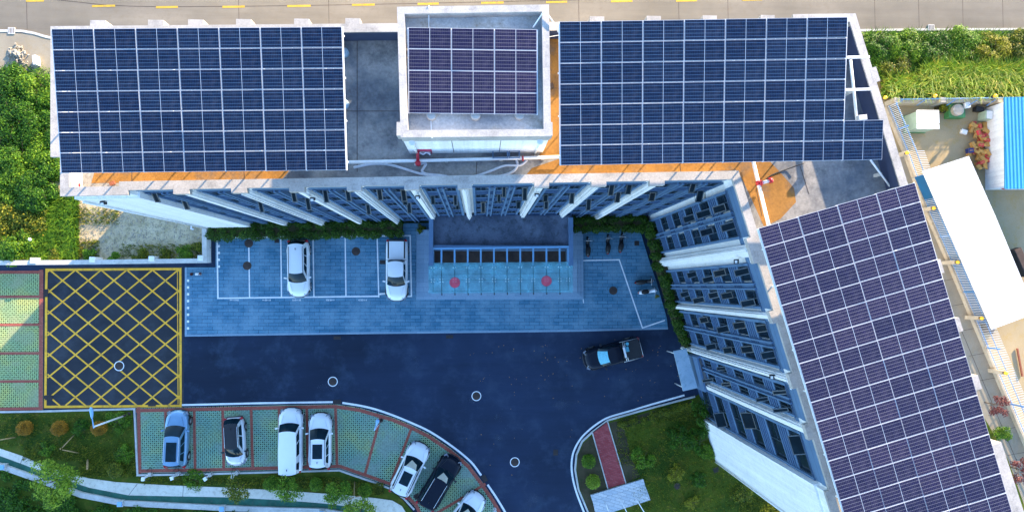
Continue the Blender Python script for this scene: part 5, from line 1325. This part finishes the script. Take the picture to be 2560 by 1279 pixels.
# scooters
def scooter(label, px, py, ang, body):
    c = P(px, py, .4); t = thing('parked_scooter', label, 'scooter', (c.x, c.y, .12), ang, 'parked scooters')
    m_ = MB(); m_.smooth = True
    sec = [(-.85, .06, .62), (-.7, .13, .72), (-.4, .17, .78), (-.1, .15, .76), (.05, .12, .5), (.2, .13, .40), (.38, .12, .5), (.52, .14, .82), (.66, .10, .86), (.74, .04, .7)]
    vs = []; fs = []
    for x, wv, z in [(a, b*1.3, c) for a, b, c in sec]: vs += [(x, -wv*.8, .28), (x, -wv, z*.8), (x, -wv*.6, z), (x, wv*.6, z), (x, wv, z*.8), (x, wv*.8, .28)]
    n = 6
    for i in range(len(sec)-1):
        for k in range(n): fs.append((i*n+k, (i+1)*n+k, (i+1)*n+(k+1) % n, i*n+(k+1) % n))
    fs += [tuple(range(n)), tuple(range(len(vs)-1, len(vs)-n-1, -1))]
    m_.add(vs, fs); m_.build('body', M[body], t)
    m_ = MB(); m_.smooth = True; vs = []; fs = []; sec = [(-.62, .10, .80), (-.4, .16, .85), (-.1, .15, .84), (.04, .08, .76)]
    for x, wv, z in [(a, b*1.25, c) for a, b, c in sec]: vs += [(x, -wv, z-.06), (x, -wv*.8, z), (x, wv*.8, z), (x, wv, z-.06)]
    for i in range(3):
        for k in range(3): fs.append((i*4+k, (i+1)*4+k, (i+1)*4+k+1, i*4+k+1))
    m_.add(vs, fs); m_.build('seat', M['rubber'], t)
    for x in (-.62, .68): MB().tube([(x, -.05, .24), (x, .05, .24)], .24, 16).build('wheel', M['rubber'], t)
    m_ = MB(); m_.tube([(.44, -.36, 1.02), (.5, -.15, .98), (.5, .15, .98), (.44, .36, 1.02)], .02, 6); m_.tube([(.5, 0, .98), (.68, 0, .4)], .03, 6); m_.build('handlebar', M['chrome'], t)
    m_ = MB()
    for s in (-1, 1): m_.tube([(.47, s*.3, 1.0), (.47, s*.36, 1.14)], .01, 5); m_.box((.46, s*.38, 1.17), (.03, .11, .07))
    m_.build('mirror', M['dark'], t)
    MB().box((.66, 0, .9), (.08, .16, .1)).build('headlight', M['lamp_clear'], t, bevel=.02)
    MB().box((-.84, 0, .64), (.06, .16, .08)).build('tail_light', M['lamp_red'], t, bevel=.02)
scooter('black scooter nearest the entrance steps', 1469, 617, UP, 'trim')
scooter('black scooter in the middle of the three by the hedge', 1519, 611, UP+R(-3), 'trim')
scooter('black scooter on the right of the three by the hedge', 1552, 607, UP+R(-8), 'trim')
scooter('dark scooter with white tail parked against the wing hedge', 1610, 704, R(7), 'trim')
scooter('white-skirted scooter parked below the dark one at the wing hedge', 1618, 728, R(8), 'paint_silver')
# ------------------------------------------------------------------ VEGETATION
def hedge(label, pts, w_, h, n, kind='hedge', seed=1):
    t = thing('hedge', label, 'hedge', (0, 0, 0)); cs = []; rs = []; rng = random.Random(seed)
    pts = [Vector((p.x, p.y, 0)) for p in pts]
    for i in range(len(pts)-1):
        a, b = pts[i], pts[i+1]; L = (b-a).length; k_ = max(1, int(L/.45)); nn = Vector((-(b-a).y, (b-a).x, 0)).normalized()
        for k in range(k_):
            for s in (-.30, .30):
                c = a+(b-a)*((k+rng.random())/k_)+nn*(w_*(s+rng.uniform(-.1, .1))); r_ = w_*rng.uniform(.24, .36)
                hh = h*rng.uniform(.85, 1.05); cs.append((c.x, c.y, hh*.55)); rs.append((r_, r_, hh*.45))
    ob = bpy.data.objects.new('foliage', leafmesh('foliage', LEAF[kind], cs, rs, n, .13, seed, .6, .35)); COL.objects.link(ob); ob.parent = t
    co = MB()
    for i in range(len(pts)-1): co.ribbon([pts[i], pts[i+1]], w_*.7, 0, h*.62)
    co.build('inner_growth', M['soil'], t)
    return t
hedge('dark green hedge along the south facade left of the porch', pp([(532, 579), (700, 577), (860, 575), (1008, 572)]), 1.3, 1.5, 26000, seed=3)
hedge('dark green hedge between porch and wing', pp([(1434, 562), (1530, 561), (1612, 560)]), 1.2, 1.5, 10000, seed=4)
hedge('tall dark hedge running down the wing facade', pp([(1622, 560), (1640, 640), (1668, 730), (1690, 800), (1718, 866)]), 1.25, 2.6, 24000, seed=5)
plant('small_bush', 'light green bush in the corner beside the porch', 'bush', 1053, 572, 'olive', .5, 1.2, n=900, size=.1, seed=8)
plant('small_bush', 'yellow weeds at the hedge foot beside the scooters', 'bush', 1641, 740, 'yellow', .2, .4, n=250, size=.07, seed=9)
# balls
gb = 'clipped round bushes in the lawns'
for x, y, k, r_, lb in ((73, 1066, 'orange', .62, 'leftmost orange clipped bush in the west lawn'), (159, 1066, 'orange', .64, 'middle orange clipped bush in the west lawn'), (257, 1066, 'orange', .62, 'orange clipped bush under the street lamp pole'),
                      (297, 1171, 'olive', .60, 'round olive bush near the corner of the parking bays'), (685, 1203, 'green', .68, 'round green bush behind the large white van'), (794, 1205, 'green', .56, 'round green bush behind the white car with sunroof'),
                      (915, 1220, 'green', .6, 'round green bush near the end of the pale footpath'), (1469, 1148, 'green', .60, 'upper round green bush left of the red brick path'), (1480, 1198, 'bright', .62, 'lower round yellow-green bush left of the red brick path')):
    plant('round_bush', lb, 'bush', x, y, k, r_, r_*1.7, gb, lumps=6, n=2600, size=.10, seed=int(x), ball=True)
# airy shrubs and small trees
for a in (('airy_shrub', 'deep green plant between the orange bushes', 'shrub', 207, 1070, 'deep', .75, .8, 40), ('airy_shrub', 'leafy shrub at the foot of the street lamp', 'shrub', 300, 1050, 'green', 1.0, 1.0, 41),
          ('airy_shrub', 'spiky green shrub in the middle of the east lawn', 'shrub', 1605, 1140, 'green', 1.0, 1.1, 43), ('airy_shrub', 'broad green shrub in the east lawn near the wing wall', 'shrub', 1700, 1090, 'deep', 1.2, 1.2, 44),
          ('airy_shrub', 'dark shrub close to the foot of the wing wall', 'shrub', 1745, 1100, 'deep', 1.1, 1.3, 45), ('airy_shrub', 'lower green shrub close to the white end wall', 'shrub', 1766, 1128, 'green', .8, 1.0, 46),
          ('airy_shrub', 'small bluish green shrub in the lower east lawn', 'shrub', 1745, 1196, 'deep', .7, .8, 48),
          ('airy_shrub', 'small yellow shrub in the east lawn', 'shrub', 1684, 1178, 'yellow', .7, 1.0, 47), ('airy_shrub', 'yellow-green shrub low in the east lawn', 'shrub', 1727, 1252, 'yellow', .6, 1.0, 49),
          ('airy_shrub', 'tall dark shrub where the wing meets the side porch', 'shrub', 1748, 1010, 'deep', .95, 2.4, 50), ('airy_shrub', 'tall dark shrub along the wing base', 'shrub', 1762, 1042, 'deep', .9, 2.6, 51),
          ('airy_shrub', 'green shrub at the left lawn edge of the footpath', 'shrub', 120, 1120, 'green', .6, .5, 52), ('airy_shrub', 'low green shrub beside the left parking kerb', 'shrub', 315, 1130, 'green', .8, .7, 53),
          ('airy_shrub', 'low shrub in the grass behind the blue car', 'shrub', 490, 1195, 'green', .9, .5, 54), ('airy_shrub', 'olive shrub below the lowest wing wall', 'shrub', 1850, 1230, 'olive', .9, 1.0, 55)):
    plant(a[0], a[1], a[2], a[3], a[4], a[5], a[6], a[7], 'loose shrubs in the lawns', lumps=16, n=int(1300*a[6]+300), size=.12, seed=a[8], spread=.9)
for a in (('bright yellow-green young tree overhanging the footpath', 175, 1182, 'bright', 1.75, 3.4, 60, 3600, .17), ('sparse young tree left of the footpath trees behind the bays', 612, 1208, 'olive', 1.0, 2.6, 61, 1500, .13), ('sparse young tree behind the large white van', 735, 1212, 'green', 1.05, 2.6, 62, 1600, .13),
          ('young green tree near the curve of the bays', 855, 1222, 'green', 1.1, 2.6, 63, 2000, .13), ('bright young tree at the bottom of the pale path', 905, 1268, 'bright', 1.25, 2.8, 64, 1800, .15)):
    plant('young_tree', a[0], 'tree', a[1], a[2], a[3], a[4], a[5], 'young trees by the footpath', lumps=26, n=a[7], size=a[8], seed=a[6], trunk=True, spread=.95)
# flower border by the right kerb
t = thing('flower_border', 'yellowish shrub border inside the curved east kerb', 'shrub border'); cs = []; rs = []; rng = random.Random(9)
for k in range(40):
    u = rng.random(); x = 1535+u*190; y = 1062-u*52+rng.uniform(-3, 9); c = P(x, y); cs.append((c.x, c.y, .25)); rs.append(rng.uniform(.18, .38))
ob = bpy.data.objects.new('foliage', leafmesh('foliage', LEAF['olive'], cs, rs, 6000, .1, 9)); COL.objects.link(ob); ob.parent = t
t = thing('red_shrub', 'dull red leaved shrub beside the east walkway', 'shrub', P(2462, 1005, 0)); 
ob = bpy.data.objects.new('foliage', leafmesh('foliage', LEAF['red'], [(random.uniform(-.7, .8), random.uniform(-.8, .7), 1.2+random.random()) for _ in range(14)], [.25]*14, 900, .14, 2)); COL.objects.link(ob); ob.parent = t; trunk_mb(1.6, .05, .8, 3).build('stem', M['bark'], t)
t = thing('red_shrub', 'purple leaved shrub near the bottom of the east walkway', 'shrub', P(2522, 1165, 0))
ob = bpy.data.objects.new('foliage', leafmesh('foliage', LEAF['red'], [(random.uniform(-.9, 1.0), random.uniform(-.9, .9), 1.2+random.random()) for _ in range(18)], [.3]*18, 1500, .14, 3)); COL.objects.link(ob); ob.parent = t; trunk_mb(1.6, .05, .8, 4).build('stem', M['bark'], t)
plant('airy_shrub', 'green leafy shrub between walkway and wing', 'shrub', 2490, 1075, 'green', .9, 1.6, 'loose shrubs in the lawns', lumps=14, n=1800, size=.14, seed=70)
# west thicket: separate big bushes
gw = 'bushes of the west thicket'
spots = [(25, 215, 'deep', 2.0, 'bush of the west thicket nearest the rubble'), (95, 225, 'green', 1.7, 'bush of the thicket beside the upper building corner'), (40, 300, 'deep', 2.2, 'dark bush high in the west thicket'), (105, 315, 'deep', 1.8, 'dark bush touching the west parapet'),
         (60, 385, 'green', 2.2, 'bright rounded bush in the middle of the thicket'), (5, 380, 'deep', 1.8, 'dark bush at the left edge mid thicket'), (115, 400, 'green', 1.7, 'bush below the parapet step'), (25, 470, 'green', 2.0, 'broad bush in the lower thicket'), (100, 470, 'deep', 1.9, 'dark bush beside the southwest parapet'),
         (60, 545, 'olive', 1.9, 'olive bush beside the gravel'), (5, 560, 'olive', 1.9, 'olive bush at the left edge above the wall'), (40, 615, 'green', 1.5, 'small bush above the boundary wall')]
for i, (x, y, k, r_, lb) in enumerate(spots):
    plant('thicket_bush', lb, 'bush', x-8, y, k, r_, 1.3+.35*(i % 3), gw, lumps=22, n=9000, size=.17, seed=80+i, spread=.85, zt=1.0)
for i, (x, y, r_, lb) in enumerate(((355, 638, .75, 'bush at the gravel edge above the yellow box'), (470, 632, .9, 'bush in the corner of the boundary wall'), (420, 640, .6, 'low bush between the two above the wall'), (235, 640, .7, 'low green bush at the gravel foot'), (145, 636, .7, 'low bush near the garden spotlight'), (290, 645, .55, 'small weed bush on the gravel edge'), (505, 618, .7, 'bush against the white wall corner'))):
    plant('gravel_bush', lb, 'bush', x, y, ('olive', 'green')[i % 2], r_, 1.0, 'bushes along the gravel edge', lumps=12, n=1800, size=.12, seed=100+i)
# east scrub
ge = 'bushes of the east scrub'
for i, (x, y, k, r_, lb) in enumerate(((2195, 115, 'deep', 1.3, 'dark bush next to the east parapet top'), (2260, 115, 'green', 1.6, 'bush in the scrub east of the parapet'), (2330, 125, 'deep', 1.7, 'dark bush in the middle of the east scrub'), (2400, 115, 'green', 1.6, 'green bush below the road in the east scrub'), (2480, 130, 'yellow', 1.6, 'yellowish bush in the east scrub'), (2550, 120, 'olive', 1.6, 'olive bush at the right edge of the scrub'), (2240, 175, 'olive', 1.4, 'olive bush beside the parapet tab'), (2620, 140, 'green', 1.6, 'bush just off the right edge of the scrub'))):
    plant('scrub_bush', lb, 'bush', x, y, k, r_, 1.8, ge, lumps=20, n=7000, size=.16, seed=120+i, spread=.9, zt=.5)
# tall reeds
def blades(name, label, regions, n, lmin, lmax, wid, kind, seed, lean=.5, z=0, tagk='stuff', cat='grass'):
    rng = np.random.default_rng(seed); V = []; F = []
    for i in range(n):
        rg = regions[rng.integers(len(regions))]; px_ = rng.uniform(rg[0], rg[1]); py_ = rng.uniform(rg[2], rg[3])
        p = np.array(P(px_, py_, 0)); p[2] = z; a = rng.uniform(0, 6.28); l = rng.uniform(lmin, lmax); d = np.array([math.cos(a), math.sin(a), 0]); s = np.array([-d[1], d[0], 0])*wid
        q = p+d*l*lean*.35+np.array([0, 0, l*.7]); e = p+d*l*lean+np.array([0, 0, l*.85])
        o = len(V); V += [p-s, p+s, q+s*.8, q-s*.8, e]; F += [(o, o+1, o+2, o+3), (o+3, o+2, o+4)]
    me = bpy.data.meshes.new(name); me.from_pydata([tuple(v) for v in V], [], F); me.materials.append(LEAF[kind]); ob = bpy.data.objects.new(name, me); COL.objects.link(ob)
    return tag(ob, label, cat, kind='stuff')
blades('tall_grass', 'tall yellow-green reed grass above the yard wall', [(2200, 2640, 205, 245), (2290, 2640, 175, 215)], 9000, 1.0, 2.2, .035, 'reed', 5, .6)
blades('scrub_grass', 'green undergrowth filling the scrub east of the building', [(2150, 2640, 84, 200)], 9000, .5, 1.1, .03, 'green', 6, .6)
blades('thicket_grass', 'green undergrowth at the foot of the west thicket', [(-60, 130, 170, 650), (100, 200, 480, 650)], 9000, .4, .9, .03, 'green', 7, .7)
blades('lawn_grass', 'short grass blades of the west lawn', [(0, 332, 1032, 1115), (60, 332, 1115, 1150), (200, 340, 1150, 1190), (350, 850, 1190, 1208), (600, 900, 1200, 1220), (880, 960, 1205, 1235)], 14000, .08, .22, .02, 'olive', 8, .8, .06)
blades('lawn_grass_east', 'short grass blades of the east lawn', [(1540, 1780, 1040, 1160), (1580, 1850, 1160, 1279), (1640, 1760, 1020, 1050), (1850, 1960, 1240, 1300)], 12000, .08, .22, .02, 'olive', 9, .8, .08)
blades('weeds', 'patchy weeds growing through the gravel strip', [(110, 190, 500, 640), (150, 250, 600, 645), (300, 520, 610, 645), (130, 300, 520, 560)], 2600, .15, .4, .025, 'olive', 10, .8, 0)
# bank foliage
cs = []; rs = []; rng = random.Random(21)
for k in range(420):
    x = rng.uniform(-60, 980); yb = 1290
    for (a, b), (c_, d_) in zip(wbot, wbot[1:]):
        if a <= x <= c_: yb = b+(d_-b)*(x-a)/(c_-a)
    y = yb+22+rng.random()*max(10, 1400-yb)
    if y > 1330: continue
    c = P(x, y); cs.append((c.x, c.y, rng.uniform(.1, .5))); rs.append(rng.uniform(.3, .6))
ob = bpy.data.objects.new('bank_undergrowth', leafmesh('bank_undergrowth', LEAF['deep'], cs, rs, 42000, .15, 12)); COL.objects.link(ob)
tag(ob, 'dense dark green undergrowth on the bank below the retaining wall', 'undergrowth', kind='stuff')
# gravel stones
sm = MB(); rng = random.Random(13)
for k in range(2600):
    x = rng.uniform(110, 520); y = rng.uniform(480, 640); c = P(x, y); s_ = rng.uniform(.03, .10)
    sm.box((c.x, c.y, .0), (s_, s_*rng.uniform(.5, 1), s_*.7), rng.uniform(0, 3))
tag(sm.build('gravel_stones', M['rubble']), 'loose pale stones scattered on the gravel strip', 'stones', kind='stuff')
# fallen leaves and litter on the asphalt
lm = MB(); rng = random.Random(14)
for k in range(90):
    x = rng.uniform(1150, 1700); y = rng.uniform(845, 1000) if rng.random() < .8 else rng.uniform(1000, 1200)
    if x+ (y-1000)*0 > 1430 and y > 1050: continue
    c = P(x, y); s_ = rng.uniform(.03, .07); lm.box((c.x, c.y, .012), (s_, s_*.6, .01), rng.uniform(0, 3))
tag(lm.build('fallen_leaves', M['cardboard']), 'small fallen leaves scattered on the asphalt', 'leaves', kind='stuff')
